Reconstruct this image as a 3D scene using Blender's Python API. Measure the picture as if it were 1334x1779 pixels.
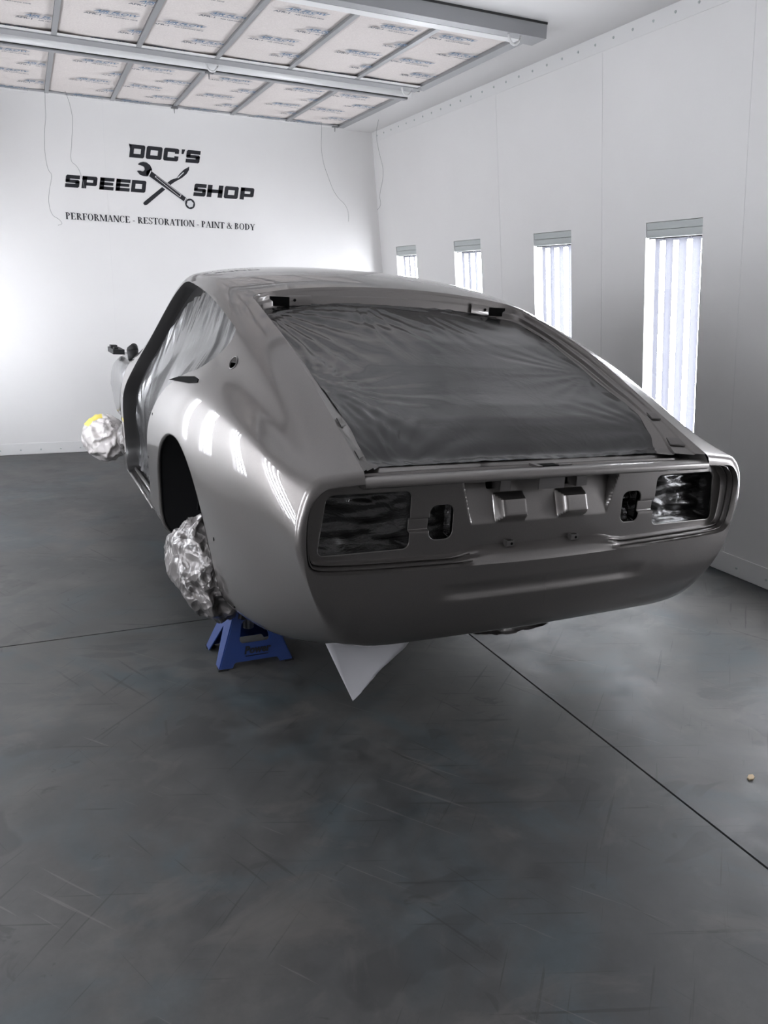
import bpy, bmesh, math, random
import numpy as np
from mathutils import Matrix, Vector, noise
for o in list(bpy.data.objects): bpy.data.objects.remove(o)
SC = bpy.context.scene
COL = SC.collection
# ------------------------------------------------------------------ camera
CAM_Z = 1.25
cam_d = bpy.data.cameras.new('camera')
cam = bpy.data.objects.new('camera', cam_d); COL.objects.link(cam)
cam_d.sensor_fit = 'VERTICAL'; cam_d.sensor_height = 24.0
cam_d.lens = 1370.0 / 1779.0 * 24.0
cam_d.clip_start = 0.02; cam_d.clip_end = 60
RC = np.array([[0.9145736, -0.08238212, 0.3959398], [-0.40339221, -0.25556724, 0.8786126], [0.02880728, -0.96327492, -0.26696736]])
m = Matrix.Identity(4)
for i in range(3):
    m[i][0] = RC[i, 0]; m[i][1] = -RC[i, 1]; m[i][2] = -RC[i, 2]
m[2][3] = CAM_Z
cam.matrix_world = m
SC.camera = cam
# ------------------------------------------------------------------ look
SC.view_settings.view_transform = 'Standard'
SC.view_settings.look = 'None'
SC.view_settings.gamma = 1.0
SC.view_settings.use_curve_mapping = False
SC.view_settings.exposure = 0.0
TUBE_POWER = 41.0
WORLD_LEVEL = 0.05
W = bpy.data.worlds.new('world'); SC.world = W; W.use_nodes = True
W.node_tree.nodes['Background'].inputs[0].default_value = (0.85, 0.92, 1.0, 1)
W.node_tree.nodes['Background'].inputs[1].default_value = WORLD_LEVEL
SC.cycles.max_bounces = 10
SC.cycles.diffuse_bounces = 6
SC.cycles.glossy_bounces = 5
SC.cycles.transparent_max_bounces = 8
SC.cycles.sample_clamp_indirect = 6.0
SC.cycles.caustics_reflective = False
SC.cycles.caustics_refractive = False
# room size (metres)
X_R, X_L, Y_B, Y_F, Z_C = 2.9915, -0.90, 6.4375, -2.6, 2.5
LEAN = 0.12                      # the long walls lean in a little towards the top
PI = math.pi

# ------------------------------------------------------------------ materials
MATS = {}
def new_mat(name):
    mt = bpy.data.materials.new(name); mt.use_nodes = True
    nt = mt.node_tree; b = nt.nodes['Principled BSDF']
    MATS[name] = mt
    return mt, nt, b
def setp(b, color=None, rough=None, metal=None, coat=None, coat_rough=None, spec=None):
    if color is not None: b.inputs['Base Color'].default_value = (*color, 1)
    if rough is not None: b.inputs['Roughness'].default_value = rough
    if metal is not None: b.inputs['Metallic'].default_value = metal
    if coat is not None: b.inputs['Coat Weight'].default_value = coat
    if coat_rough is not None: b.inputs['Coat Roughness'].default_value = coat_rough
    if spec is not None: b.inputs['Specular IOR Level'].default_value = spec
def plain(name, color, rough=.5, metal=0., coat=0., coat_rough=.05, spec=.5):
    mt, nt, b = new_mat(name); setp(b, color, rough, metal, coat, coat_rough, spec); return mt
def tex_noise(nt, scale, detail=4, rough=.55, coord='Object', mapping=None, dist=0):
    tc = nt.nodes.new('ShaderNodeTexCoord'); n = nt.nodes.new('ShaderNodeTexNoise')
    n.inputs['Scale'].default_value = scale; n.inputs['Detail'].default_value = detail
    n.inputs['Roughness'].default_value = rough; n.inputs['Distortion'].default_value = dist
    if mapping:
        if len(mapping) > 3:
            m0 = nt.nodes.new('ShaderNodeMapping'); m0.inputs['Rotation'].default_value = (0, 0, mapping[3]); nt.links.new(tc.outputs[coord], m0.inputs[0]); src = m0.outputs[0]
        else: src = tc.outputs[coord]
        mp = nt.nodes.new('ShaderNodeMapping')
        mp.inputs['Scale'].default_value = mapping[0]; mp.inputs['Rotation'].default_value = mapping[1]
        if len(mapping) > 2: mp.inputs['Location'].default_value = mapping[2]
        nt.links.new(src, mp.inputs[0]); nt.links.new(mp.outputs[0], n.inputs['Vector'])
    else:
        nt.links.new(tc.outputs[coord], n.inputs['Vector'])
    return n
def ramp(nt, src, stops):
    r = nt.nodes.new('ShaderNodeValToRGB')
    el = r.color_ramp.elements
    while len(el) > 1: el.remove(el[0])
    for i, (p, c) in enumerate(stops):
        e = el[0] if i == 0 else el.new(p)
        e.position = p; e.color = (*c, 1) if len(c) == 3 else c
    nt.links.new(src, r.inputs[0]); return r
def mixc(nt, fac, a, b_, mode='MIX'):
    mx = nt.nodes.new('ShaderNodeMix'); mx.data_type = 'RGBA'; mx.blend_type = mode
    for s, i in ((fac, 0), (a, 6), (b_, 7)):
        if hasattr(s, 'links') or hasattr(s, 'is_linked'): nt.links.new(s, mx.inputs[i])
        elif isinstance(s, (int, float)): mx.inputs[i].default_value = s
        else: mx.inputs[i].default_value = (*s, 1)
    return mx.outputs[2]
def bump(nt, b, src, strength=.3, dist=.01):
    bp = nt.nodes.new('ShaderNodeBump'); bp.inputs['Strength'].default_value = strength
    bp.inputs['Distance'].default_value = dist
    nt.links.new(src, bp.inputs['Height']); nt.links.new(bp.outputs[0], b.inputs['Normal']); return bp

# gunmetal metallic car paint under clear lacquer
mt, nt, b = new_mat('car_paint')
setp(b, (.168, .156, .149), .35, .80, 1.0, .02)
n = tex_noise(nt, 900, 2); r = ramp(nt, n.outputs['Fac'], [(.35, (.160, .148, .141)), (.7, (.192, .178, .169))])
nt.links.new(r.outputs[0], b.inputs['Base Color'])
# thinner coat in the recesses: same paint, semi gloss; jambs: much darker
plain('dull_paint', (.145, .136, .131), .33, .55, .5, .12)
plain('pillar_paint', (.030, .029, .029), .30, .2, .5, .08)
plain('undercoat', (.006, .006, .0065), .75, 0, 0, .1, .25)
plain('black_hole', (.002, .002, .002), .9, 0, 0, .1, .1)
# masking plastic with overspray
def film_mat(name, c1, c2, rough, metal, sc1, sc2, strength, dist, mp):
    mt, nt, b = new_mat(name); setp(b, c1, rough, metal, .6, .12)
    n1 = tex_noise(nt, sc1, 4, .6, 'Object', mp, 1.5)
    r = ramp(nt, n1.outputs['Fac'], [(.3, c1), (.75, c2)])
    nt.links.new(r.outputs[0], b.inputs['Base Color'])
    n2 = tex_noise(nt, sc2, 6, .62, 'Object', mp, .8)
    bump(nt, b, n2.outputs['Fac'], strength, dist)
    return mt
film_mat('window_film', (.032, .032, .033), (.043, .042, .043), .24, .55, 2.0, 7, .35, .010, ((1, 1, 1), (0, 0, 0)))
film_mat('door_film', (.065, .065, .067), (.10, .10, .102), .27, .5, 2.5, 6, .4, .012, ((1, 2.0, .5), (.2, 0, 0)))
film_mat('lamp_film', (.035, .034, .034), (.055, .053, .052), .16, .5, 4, 9, .8, .02, ((.5, 1, 1.8), (0, 0, 0)))
film_mat('foil', (.10, .10, .103), (.20, .20, .205), .13, .85, 6, 14, .7, .02, ((1, 1, .6), (0, 0, 0)))
film_mat('bag_paper', (.16, .15, .145), (.24, .22, .215), .36, .35, 5, 26, .5, .012, ((1, 1, 1), (0, 0, 0)))
film_mat('light_paper', (.62, .58, .57), (.72, .68, .66), .5, .0, 5, 18, .4, .01, ((1, 1, 1), (0, 0, 0)))
film_mat('dark_film', (.05, .05, .052), (.09, .09, .092), .25, .4, 5, 12, .8, .02, ((1, 1, 2), (0, 0, 0)))
film_mat('grey_paper', (.62, .61, .64), (.68, .67, .70), .6, .0, 3, 9, .12, .01, ((1, 1, 1), (0, 0, 0)))
def crease(name, scale, strength, dist):
    nt = MATS[name].node_tree; b = nt.nodes['Principled BSDF']
    tc = nt.nodes.new('ShaderNodeTexCoord'); nz = nt.nodes.new('ShaderNodeTexNoise'); nz.inputs['Scale'].default_value = scale * .7; nz.inputs['Detail'].default_value = 1
    ad = nt.nodes.new('ShaderNodeVectorMath'); ad.operation = 'MULTIPLY_ADD'; ad.inputs[1].default_value = (.12, .12, .12)
    nt.links.new(tc.outputs['Object'], nz.inputs['Vector']); nt.links.new(nz.outputs['Color'], ad.inputs[0]); nt.links.new(tc.outputs['Object'], ad.inputs[2])
    hs = []
    for k, sc_ in ((0, scale), (1, scale * 2.3)):
        vo = nt.nodes.new('ShaderNodeTexVoronoi'); vo.feature = 'F1'; vo.inputs['Scale'].default_value = sc_; nt.links.new(ad.outputs[0], vo.inputs['Vector']); hs.append(vo.outputs['Distance'])
    mm = nt.nodes.new('ShaderNodeMath'); mm.operation = 'MULTIPLY_ADD'; mm.inputs[1].default_value = .4
    nt.links.new(hs[1], mm.inputs[0]); nt.links.new(hs[0], mm.inputs[2]); bump(nt, b, mm.outputs[0], strength, dist)
crease('bag_paper', 11, 1.0, .05); crease('light_paper', 9, .8, .04)
plain('yellow_tape', (.80, .66, .12), .55)
plain('stand_blue', (.007, .034, .17), .42, .25, .4, .2)
plain('stand_mark', (.004, .006, .012), .6)
plain('rubber', (.01, .01, .011), .7)
plain('steel', (.35, .35, .36), .35, .9)
plain('galvanised', (.33, .335, .345), .42, .4)
plain('channel_dark', (.20, .20, .205), .5, .3)
plain('white_pipe', (.80, .80, .80), .3)
plain('sign_black', (.008, .009, .014), .45)
plain('sign_white', (.72, .72, .73), .45)
plain('print_blue', (.10, .18, .29), .8)
plain('print_dark', (.10, .11, .13), .8)
plain('trim_white', (.80, .795, .79), .38)
plain('lamp_band', (.50, .535, .53), .32)
plain('gap_dark', (.03, .03, .03), .8)
plain('wood_chip', (.48, .36, .22), .7)
plain('wire', (.22, .22, .22), .6)
# walls
def wall_mat(name, col, rough):
    mt, nt, b = new_mat(name); setp(b, col, rough)
    n = tex_noise(nt, 1.3, 4, .5)
    c2 = tuple(x * .95 for x in col)
    r = ramp(nt, n.outputs['Fac'], [(.3, c2), (.7, col)]); nt.links.new(r.outputs[0], b.inputs['Base Color'])
    n2 = tex_noise(nt, 160, 2); bump(nt, b, n2.outputs['Fac'], .03, .002)
    return mt
wall_mat('booth_wall', (.845, .835, .828), .36)
wall_mat('booth_ceiling', (.81, .80, .795), .5)
wall_mat('shutter', (.80, .80, .80), .7)
# ceiling filter fabric
mt, nt, b = new_mat('filter_fabric'); setp(b, (.72, .67, .645), .95)
n = tex_noise(nt, 120, 4, .7); r = ramp(nt, n.outputs['Fac'], [(.3, (.66, .61, .585)), (.7, (.77, .715, .69))])
nt.links.new(r.outputs[0], b.inputs['Base Color']); bump(nt, b, n.outputs['Fac'], .3, .004)
# concrete floor
mt, nt, b = new_mat('concrete'); setp(b, (.07, .075, .08), .42)
n1 = tex_noise(nt, 1.1, 6, .6, 'Object', ((1, 1, 1), (0, 0, 0)), .6)
base = ramp(nt, n1.outputs['Fac'], [(.30, (.030, .0325, .034)), (.5, (.046, .0455, .0445)), (.70, (.085, .080, .075))]).outputs[0]
n2 = tex_noise(nt, 2.3, 5, .6, 'Object', ((1, 1, 1), (0, 0, .6), (4, 2, 0)), .8)
blue = ramp(nt, n2.outputs['Fac'], [(.50, (0, 0, 0)), (.68, (1, 1, 1))]).outputs[0]
base = mixc(nt, blue, base, (.036, .047, .052))
n3 = tex_noise(nt, 7, 8, .7, 'Object', ((1, 1, 1), (0, 0, 0), (1, 7, 0)))
spk = ramp(nt, n3.outputs['Fac'], [(.35, (.72, .72, .72)), (.65, (1.22, 1.22, 1.22))]).outputs[0]
base = mixc(nt, 1.0, base, spk, 'MULTIPLY')
# darker stains with an edge of their own
n4 = tex_noise(nt, 2.6, 3, .5, 'Object', ((1, 1.6, 1), (0, 0, .3), (9, 3, 0)), .5)
st = ramp(nt, n4.outputs['Fac'], [(.625, (0, 0, 0)), (.645, (.5, .5, .5))]).outputs[0]
base = mixc(nt, st, base, (.022, .0225, .023))
# scratches: very stretched noise in several directions
for i, (rot, thr, colr, loc, sy, am) in enumerate(((.35, .655, (.014, .014, .0145), (3, 1, 0), 30, .6), (-.75, .665, (.014, .014, .0145), (8, 5, 0), 34, .6), (1.15, .665, (.016, .016, .0165), (2, 9, 0), 26, .6),
        (2.3, .67, (.015, .015, .015), (5, 5, 0), 30, .55), (.9, .68, (.11, .105, .10), (1, 3, 0), 40, .45))):
    ns = tex_noise(nt, 1.9, 3, .55, 'Object', ((1.0, sy, 1), (0, 0, 0), loc, rot), .15)
    sr = ramp(nt, ns.outputs['Fac'], [(thr, (0, 0, 0)), (thr + .03, (am, am, am))]).outputs[0]
    base = mixc(nt, sr, base, colr)
n6 = tex_noise(nt, 9, 4, .6, 'Object', ((1, 1, 1), (0, 0, 0), (2, 7, 0)), 1.2)
s6 = ramp(nt, n6.outputs['Fac'], [(.66, (0, 0, 0)), (.70, (.55, .55, .55))]).outputs[0]
base = mixc(nt, s6, base, (.020, .020, .020))
n7 = tex_noise(nt, 3.1, 6, .65, 'Object', ((1, 1.4, 1), (0, 0, 0), (12, 4, 0)), .8)
s7 = ramp(nt, n7.outputs['Fac'], [(.56, (0, 0, 0)), (.70, (.5, .5, .5))]).outputs[0]
base = mixc(nt, s7, base, (.088, .080, .074))
nt.links.new(base, b.inputs['Base Color'])
rr = ramp(nt, n3.outputs['Fac'], [(.3, (.46, .46, .46)), (.75, (.66, .66, .66))]); nt.links.new(rr.outputs[0], b.inputs['Roughness'])
bump(nt, b, n3.outputs['Fac'], .12, .004)
# light sources
def emit(name, col, power):
    mt = bpy.data.materials.new(name); mt.use_nodes = True; nt = mt.node_tree; nt.nodes.clear()
    e = nt.nodes.new('ShaderNodeEmission'); o = nt.nodes.new('ShaderNodeOutputMaterial')
    e.inputs[0].default_value = (*col, 1); e.inputs[1].default_value = power
    nt.links.new(e.outputs[0], o.inputs[0]); MATS[name] = mt
emit('tube_glow', (1.0, .985, 1.0), TUBE_POWER)
plain('reflector', (.050, .051, .060), .6, spec=.05)
# clear flat pane
mt = bpy.data.materials.new('pane'); mt.use_nodes = True; nt = mt.node_tree; nt.nodes.clear()
tr = nt.nodes.new('ShaderNodeBsdfTransparent'); gl = nt.nodes.new('ShaderNodeBsdfGlossy'); mx = nt.nodes.new('ShaderNodeMixShader')
tr.inputs[0].default_value = (.96, .98, 1, 1); gl.inputs['Roughness'].default_value = .02; mx.inputs[0].default_value = .05
oo = nt.nodes.new('ShaderNodeOutputMaterial')
nt.links.new(tr.outputs[0], mx.inputs[1]); nt.links.new(gl.outputs[0], mx.inputs[2]); nt.links.new(mx.outputs[0], oo.inputs[0]); MATS['pane'] = mt

# ------------------------------------------------------------------ helpers
def link_mesh(name, verts, faces, mat, parent=None, smooth=False, mats=None, fmat=None, origin=None):
    me = bpy.data.meshes.new(name)
    vs = np.array(verts, float).reshape(-1, 3)
    if origin is not None: vs = vs - np.array(origin)
    me.from_pydata(vs.tolist(), [], [tuple(int(i) for i in f) for f in faces]); me.update()
    for mm in (mats or [mat]): me.materials.append(MATS[mm])
    if fmat is not None: me.polygons.foreach_set('material_index', list(fmat))
    if smooth: me.polygons.foreach_set('use_smooth', [True] * len(me.polygons))
    o = bpy.data.objects.new(name, me); COL.objects.link(o)
    if origin is not None: o.location = origin
    if parent is not None: o.parent = parent
    return o
def empty(name, loc=(0, 0, 0)):
    o = bpy.data.objects.new(name, None); COL.objects.link(o); o.location = loc; o.empty_display_size = .1; return o
def tag(o, label, cat, group=None, kind=None):
    o['label'] = label; o['category'] = cat
    if group: o['group'] = group
    if kind: o['kind'] = kind
    return o
def struct(o): o['kind'] = 'structure'; return o
class MB:
    def __init__(s): s.v = []; s.f = []; s.m = []
    def add(s, verts, faces, mi=0):
        k = len(s.v); s.v += [tuple(map(float, p)) for p in verts]; s.f += [tuple(i + k for i in f) for f in faces]; s.m += [mi] * len(faces)
    def box(s, a, b, mi=0, M=None):
        (x0, y0, z0), (x1, y1, z1) = a, b
        vs = [(x0, y0, z0), (x1, y0, z0), (x1, y1, z0), (x0, y1, z0), (x0, y0, z1), (x1, y0, z1), (x1, y1, z1), (x0, y1, z1)]
        if M is not None: vs = [tuple(M @ Vector(p)) for p in vs]
        s.add(vs, [(0, 3, 2, 1), (4, 5, 6, 7), (0, 1, 5, 4), (1, 2, 6, 5), (2, 3, 7, 6), (3, 0, 4, 7)], mi)
    def tube(s, pts, r, n=8, mi=0, caps=True):
        pts = [np.array(p, float) for p in pts]; rings = []
        k = len(s.v)
        for i, p in enumerate(pts):
            t = pts[min(i + 1, len(pts) - 1)] - pts[max(i - 1, 0)]; t /= np.linalg.norm(t) + 1e-12
            a = np.array([0, 0, 1.]) if abs(t[2]) < .9 else np.array([1., 0, 0])
            u = np.cross(t, a); u /= np.linalg.norm(u); w = np.cross(t, u)
            rr_ = r[i] if hasattr(r, '__len__') else r
            for j in range(n):
                an = 2 * PI * j / n
                s.v.append(tuple(p + rr_ * (math.cos(an) * u + math.sin(an) * w)))
        for i in range(len(pts) - 1):
            for j in range(n):
                s.f.append((k + i * n + j, k + i * n + (j + 1) % n, k + (i + 1) * n + (j + 1) % n, k + (i + 1) * n + j)); s.m.append(mi)
        if caps:
            s.f.append(tuple(k + j for j in range(n))[::-1]); s.m.append(mi)
            s.f.append(tuple(k + (len(pts) - 1) * n + j for j in range(n))); s.m.append(mi)
    def prism(s, poly, fn, mi=0):
        """poly: 2D outline; fn(p,h)->3D with h 0/1"""
        n = len(poly); vs = [fn(p, 0) for p in poly] + [fn(p, 1) for p in poly]
        s.add(vs, [tuple(range(n))[::-1], tuple(range(n, 2 * n))] + [(i, (i + 1) % n, n + (i + 1) % n, n + i) for i in range(n)], mi)
    def grid(s, P, mi=0, flip=False):
        ny, nx = P.shape[:2]; k = len(s.v); s.v += [tuple(p) for p in P.reshape(-1, 3)]
        for i in range(ny - 1):
            for j in range(nx - 1):
                q = (k + i * nx + j, k + i * nx + j + 1, k + (i + 1) * nx + j + 1, k + (i + 1) * nx + j)
                s.f.append(q[::-1] if flip else q); s.m.append(mi)
    def build(s, name, mats, parent=None, smooth=False, origin=None):
        if isinstance(mats, str): mats = [mats]
        return link_mesh(name, s.v, s.f, None, parent, smooth, mats, s.m, origin)
def bevel(o, w, seg=2):
    md = o.modifiers.new('bevel', 'BEVEL'); md.width = w; md.segments = seg; md.limit_method = 'ANGLE'; md.angle_limit = .6
    return o
def wall_x(z): return X_R - LEAN * z
def fbm(p, sc, seed=0.):
    return noise.noise(Vector((p[0] * sc + seed, p[1] * sc - seed, p[2] * sc + 2 * seed)))

# ================================================================== THE ROOM
# floor: four slabs with saw-cut joints between them
JX, JY, JG = 1.459, 2.888, .0035
mb = MB()
for (x0, x1) in ((X_L - .1, JX - JG), (JX + JG, X_R + .1)):
    for (y0, y1) in ((Y_F - .1, JY - JG), (JY + JG, Y_B + .1)):
        mb.box((x0, y0, -.1), (x1, y1, 0), 0)
mb.box((X_L - .1, Y_F - .1, -.12), (X_R + .1, Y_B + .1, -.02), 1)
struct(mb.build('floor', ['concrete', 'gap_dark']))
# ceiling and walls
mb = MB(); mb.box((X_L - .2, Y_F - .1, Z_C), (X_R + .1, Y_B + .1, Z_C + .08)); struct(mb.build('ceiling', 'booth_ceiling'))
mb = MB(); mb.box((X_L - .2, Y_B, -.05), (X_R + .15, Y_B + .08, Z_C + .05)); struct(mb.build('wall_back', 'booth_wall'))
mb = MB(); mb.box((X_L - .2, Y_F - .08, -.05), (X_R + .15, Y_F, Z_C + .05)); struct(mb.build('wall_front', 'shutter'))
# long walls with the lamp openings cut through them
LY0 = [-0.985, -0.026, 0.933, 1.892, 2.848, 3.808, 4.791, 5.764]; LW = .364
LZ0, LZ1 = .42, 1.617
def long_wall(name, side):
    mb = MB()
    fx = (lambda x, z: x - LEAN * z) if side > 0 else (lambda x, z: X_L + (LEAN * z) - (x - X_R))
    def seg(y0, y1, z0, z1):
        vs = [(fx(X_R, z), y, z) for y in (y0, y1) for z in (z0, z1)] + [(fx(X_R + .06, z), y, z) for y in (y0, y1) for z in (z0, z1)]
        mb.add(vs, [(0, 1, 3, 2), (4, 6, 7, 5), (0, 4, 5, 1), (2, 3, 7, 6), (0, 2, 6, 4), (1, 5, 7, 3)])
    seg(Y_F, Y_B, -.02, LZ0); seg(Y_F, Y_B, LZ1, Z_C + .03)
    e = Y_F
    for y in [q for q in LY0 if q > (.9 if side > 0 else .9)] + [None]:
        if y is None: seg(e, Y_B, LZ0, LZ1); break
        seg(e, y, LZ0, LZ1); e = y + LW
    return struct(mb.build(name, 'booth_wall'))
long_wall('wall_right', 1); long_wall('wall_left', -1)
# wall lamps
def wall_lamp(y, side, label, group):
    root = empty('wall_light_panel', ((X_R if side > 0 else X_L), y + LW / 2, LZ0))
    tag(root, label, 'light', group)
    cx, cy, cz = root.location
    def T(d, yy, z):      # d depth into the wall, z above floor
        x = (wall_x(z) + d) if side > 0 else (X_L + LEAN * z - d)
        return (x - cx, yy - cy, z - cz)
    def tb(mb, d0, d1, y0, y1, z0, z1, mi=0):
        vs = [T(d, yy, z) for d in (d0, d1) for yy in (y0, y1) for z in (z0, z1)]
        mb.add(vs, [(0, 1, 3, 2), (4, 6, 7, 5), (0, 4, 5, 1), (2, 3, 7, 6), (0, 2, 6, 4), (1, 5, 7, 3)], mi)
    y0, y1 = y + .001, y + LW - .001
    mb = MB(); tb(mb, .11, .115, y0, y1, LZ0, LZ1); tb(mb, .0605, .11, y0 - .01, y0, LZ0, LZ1); tb(mb, .0605, .11, y1, y1 + .01, LZ0, LZ1)
    tb(mb, .0605, .11, y0, y1, LZ0 - .01, LZ0); tb(mb, .0605, .11, y0, y1, LZ1, LZ1 + .01)
    mb.build('reflector', 'reflector', root)
    mb = MB(); tb(mb, .004, .02, y0, y1, LZ1 - .034, LZ1 - .002); tb(mb, .004, .02, y0, y1, LZ1 - .070, LZ1 - .036)
    mb.build('end_cover', 'lamp_band', root)
    mb = MB(); tb(mb, .021, .0215, y0, y1, LZ1 - .075, LZ1 - .001); mb.build('cover_light_stop', 'gap_dark', root)  # dark backing added to keep tube light out of the slit between covers
    mb = MB(); tb(mb, .022, .024, y0, y1, LZ0, LZ1 - .0755); mb.build('pane', 'pane', root)
    for k in range(4):
        yy = y + LW * (k + .55) / 4.1 + .012
        mb = MB(); mb.tube([T(.075, yy, LZ0 + .01), T(.075, yy, LZ1 - .08)], .0125, 12)
        mb.build('tube', 'tube_glow', root, True)
names_r = {2.848: 'tall lit panel with four tubes in the right wall, nearest the camera', 3.808: 'tall lit panel in the right wall, second from the camera, above the rear glass opening',
           4.791: 'lit panel in the right wall just above the car roof, second from the back corner', 5.764: 'small looking lit panel in the right wall closest to the back corner'}
for y in LY0:
    if y in names_r: wall_lamp(y, 1, names_r[y], 'light panels in the right wall')
    elif y > .9: wall_lamp(y, 1, 'lit panel in the right wall beyond the right edge of the picture', 'light panels in the right wall beside the camera')
for y in LY0:
    if y > .9: wall_lamp(y, -1, 'tall lit panel in the left wall mirrored in the car quarter panel', 'light panels in the left wall')
# wall flashings with bolts
def flash(name, pts_fn, s0, s1, z0, z1, t, bolts, bz):
    root = empty(name, (0, 0, 0)); struct(root)
    mb = MB(); mb.add([pts_fn(s, d, z) for d in (0, t) for s in (s0, s1) for z in (z0, z1)], [(0, 1, 3, 2), (4, 6, 7, 5), (0, 4, 5, 1), (2, 3, 7, 6), (0, 2, 6, 4), (1, 5, 7, 3)])
    mb.build('flashing', 'trim_white', root)
    for s in bolts:
        mb = MB(); mb.tube([pts_fn(s, t - .002, bz), pts_fn(s, t + .004, bz)], [.0075, .005], 8); mb.build('bolt', 'steel' if 0 else 'lamp_band', root, False)
    return root
rw = lambda s, d, z: (wall_x(z) - d, s, z)
bw = lambda s, d, z: (s, Y_B - d, z)
flash('trim_1', rw, Y_F, Y_B - .01, 2.425, Z_C - .001, .003, [2.78 + .1365 * i for i in range(27)], 2.465)
flash('trim_2', rw, Y_F, Y_B - .01, .004, .10, .003, [2.2 + .17 * i for i in range(4)], .045)
flash('trim_3', bw, X_L, X_R - .02, .004, .085, .003, [-.25 + .14 * i for i in range(6)], .035)
# thin panel seams in the walls
for i, (fn, s, z0, z1) in enumerate(((rw, 2.62, .1, 2.42), (rw, 3.545, .1, 2.42), (rw, 4.54, .1, 2.42), (bw, .62, .08, 2.5))):
    mb = MB(); mb.add([fn(s + a, d, z) for d in (0, .0012) for a in (0, .0025) for z in (z0, z1)], [(0, 1, 3, 2), (4, 6, 7, 5), (0, 4, 5, 1), (2, 3, 7, 6), (0, 2, 6, 4), (1, 5, 7, 3)])
    struct(mb.build('trim_%d' % (4 + i), 'trim_white'))
# ================================================================== CEILING FILTER BANK
def text_polys(s, size, shear=0., bold=0.):
    cu = bpy.data.curves.new('t', 'FONT'); cu.body = s; cu.size = size; cu.shear = shear; cu.offset = bold
    cu.resolution_u = 2
    ob = bpy.data.objects.new('t', cu); COL.objects.link(ob)
    dg = bpy.context.evaluated_depsgraph_get(); ev = ob.evaluated_get(dg); me = ev.to_mesh()
    v = [tuple(p.co) for p in me.vertices]; f = [tuple(p.vertices) for p in me.polygons]
    ev.to_mesh_clear(); bpy.data.objects.remove(ob); bpy.data.curves.remove(cu)
    return v, f
T1 = text_polys('AIR FLOW', .040, .45, .0012); T2 = text_polys('TECHNOLOGY', .019, .45, .0006)
T3 = text_polys('AFR-1', .030, .1, .0010); T4 = text_polys('AIR LEAVING SIDE', .017, .1, .0005)
def print_block(mb, x, y, z):
    # read from below: mirrored in y so that it reads correctly looking up towards the back wall
    for (v, f), dx, dy, mi in ((T1, .02, .0, 0), (T2, .025, -.020, 0), (T3, -.02, -.052, 1), (T4, .078, -.052, 1)):
        mb.add([(x + p[0] + dx, y - p[1] - dy, z) for p in v], f, mi)
XD = [-.5635, -.159, .2455, .650, 1.0545, 1.459, 1.8635, 2.268]
rows = {'front': (3.66, 4.70), 'rear': (5.00, 6.055)}
seed = random.Random(4)
for rn, (y0, y1) in rows.items():
    for i in range(0, len(XD) - 1):
        xa, xb = XD[i] + .012, XD[i + 1] - .012
        if xb < -.3: pass
        t = empty('ceiling_filter', ((xa + xb) / 2, (y0 + y1) / 2, 2.452))
        o = Vector(t.location)
        mb = MB()
        nx, ny = 8, 18
        P = np.zeros((ny, nx, 3))
        for a in range(ny):
            for c in range(nx):
                xx = xa + (xb - xa) * c / (nx - 1); yy = y0 + (y1 - y0) * a / (ny - 1)
                P[a, c] = (xx - o.x, yy - o.y, .006 * math.sin(PI * c / (nx - 1)) * -1 + .003 * fbm((xx, yy, 0), 5, i))
        mb.grid(P, 0, True)
        mb.build('fabric', 'filter_fabric', t, True)
        pm = MB()
        px = (-.02 if i % 2 else -.12)
        k = 0
        for yy in np.arange(y0 + .12, y1 - .02, .225):
            sh = (k % 2) * .17 - .10 + (i % 3) * .05
            print_block(pm, sh - .07, yy - o.y, -.0115)
            k += 1
        # trim print to this panel
        hw = (xb - xa) / 2 - .004
        keep = [j for j, f in enumerate(pm.f) if all(abs(pm.v[q][0]) < hw for q in f)]
        pm.f = [pm.f[j] for j in keep]; pm.m = [pm.m[j] for j in keep]
        pm.build('print', ['print_blue', 'print_dark'], t)
        names = ['seventh', 'sixth', 'fifth', 'fourth', 'third', 'second', 'first']
        tag(t, 'printed white ceiling filter, %s from the right end of the %s row' % (names[i], 'row beside the back wall'.replace('row ', '') if rn == 'rear' else 'nearer'), 'filter', 'ceiling filters')
# frame of galvanised channels: three long rails and the dividers
xr = 2.31; xl = -.57
fr = empty('filter_frame', (.4, 4.85, 2.46)); tag(fr, 'galvanised steel filter frame with white pipe hanging under the ceiling', 'frame')
def fpart(name, boxes, mat):
    mb = MB()
    for (a, b_) in boxes: mb.box([a[0] - .4, a[1] - 4.85, a[2] - 2.46], [b_[0] - .4, b_[1] - 4.85, b_[2] - 2.46])
    return mb.build(name, mat, fr)
fpart('rail', [((xl, 6.050, 2.445), (xr - .02, 6.085, 2.498)), ((xl, 6.03, 2.443), (xr - .03, 6.05, 2.449))], 'galvanised')
fpart('rail', [((xl, 4.965, 2.430), (xr, 5.005, 2.498)), ((xl, 4.945, 2.425), (xr - .005, 4.967, 2.431))], 'galvanised')
fpart('rail', [((xl, 4.700, 2.432), (xr - .03, 4.79, 2.437)), ((xl, 4.785, 2.437), (xr, 4.79, 2.498)), ((xl, 4.70, 2.437), (xr, 4.705, 2.498))], 'galvanised')
fpart('rail', [((xl, 3.535, 2.430), (2.36, 3.655, 2.436)), ((xl, 3.535, 2.436), (2.36, 3.541, 2.498)), ((xl, 3.650, 2.436), (xr, 3.656, 2.46))], 'galvanised')
fpart('end_channel', [((2.256, 5.0, 2.436), (2.305, 6.07, 2.441)), ((2.256, 5.0, 2.441), (2.262, 6.07, 2.498))], 'galvanised')
fpart('end_channel', [((2.256, 3.655, 2.434), (2.315, 4.74, 2.439)), ((2.256, 3.655, 2.439), (2.262, 4.70, 2.498))], 'galvanised')
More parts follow.
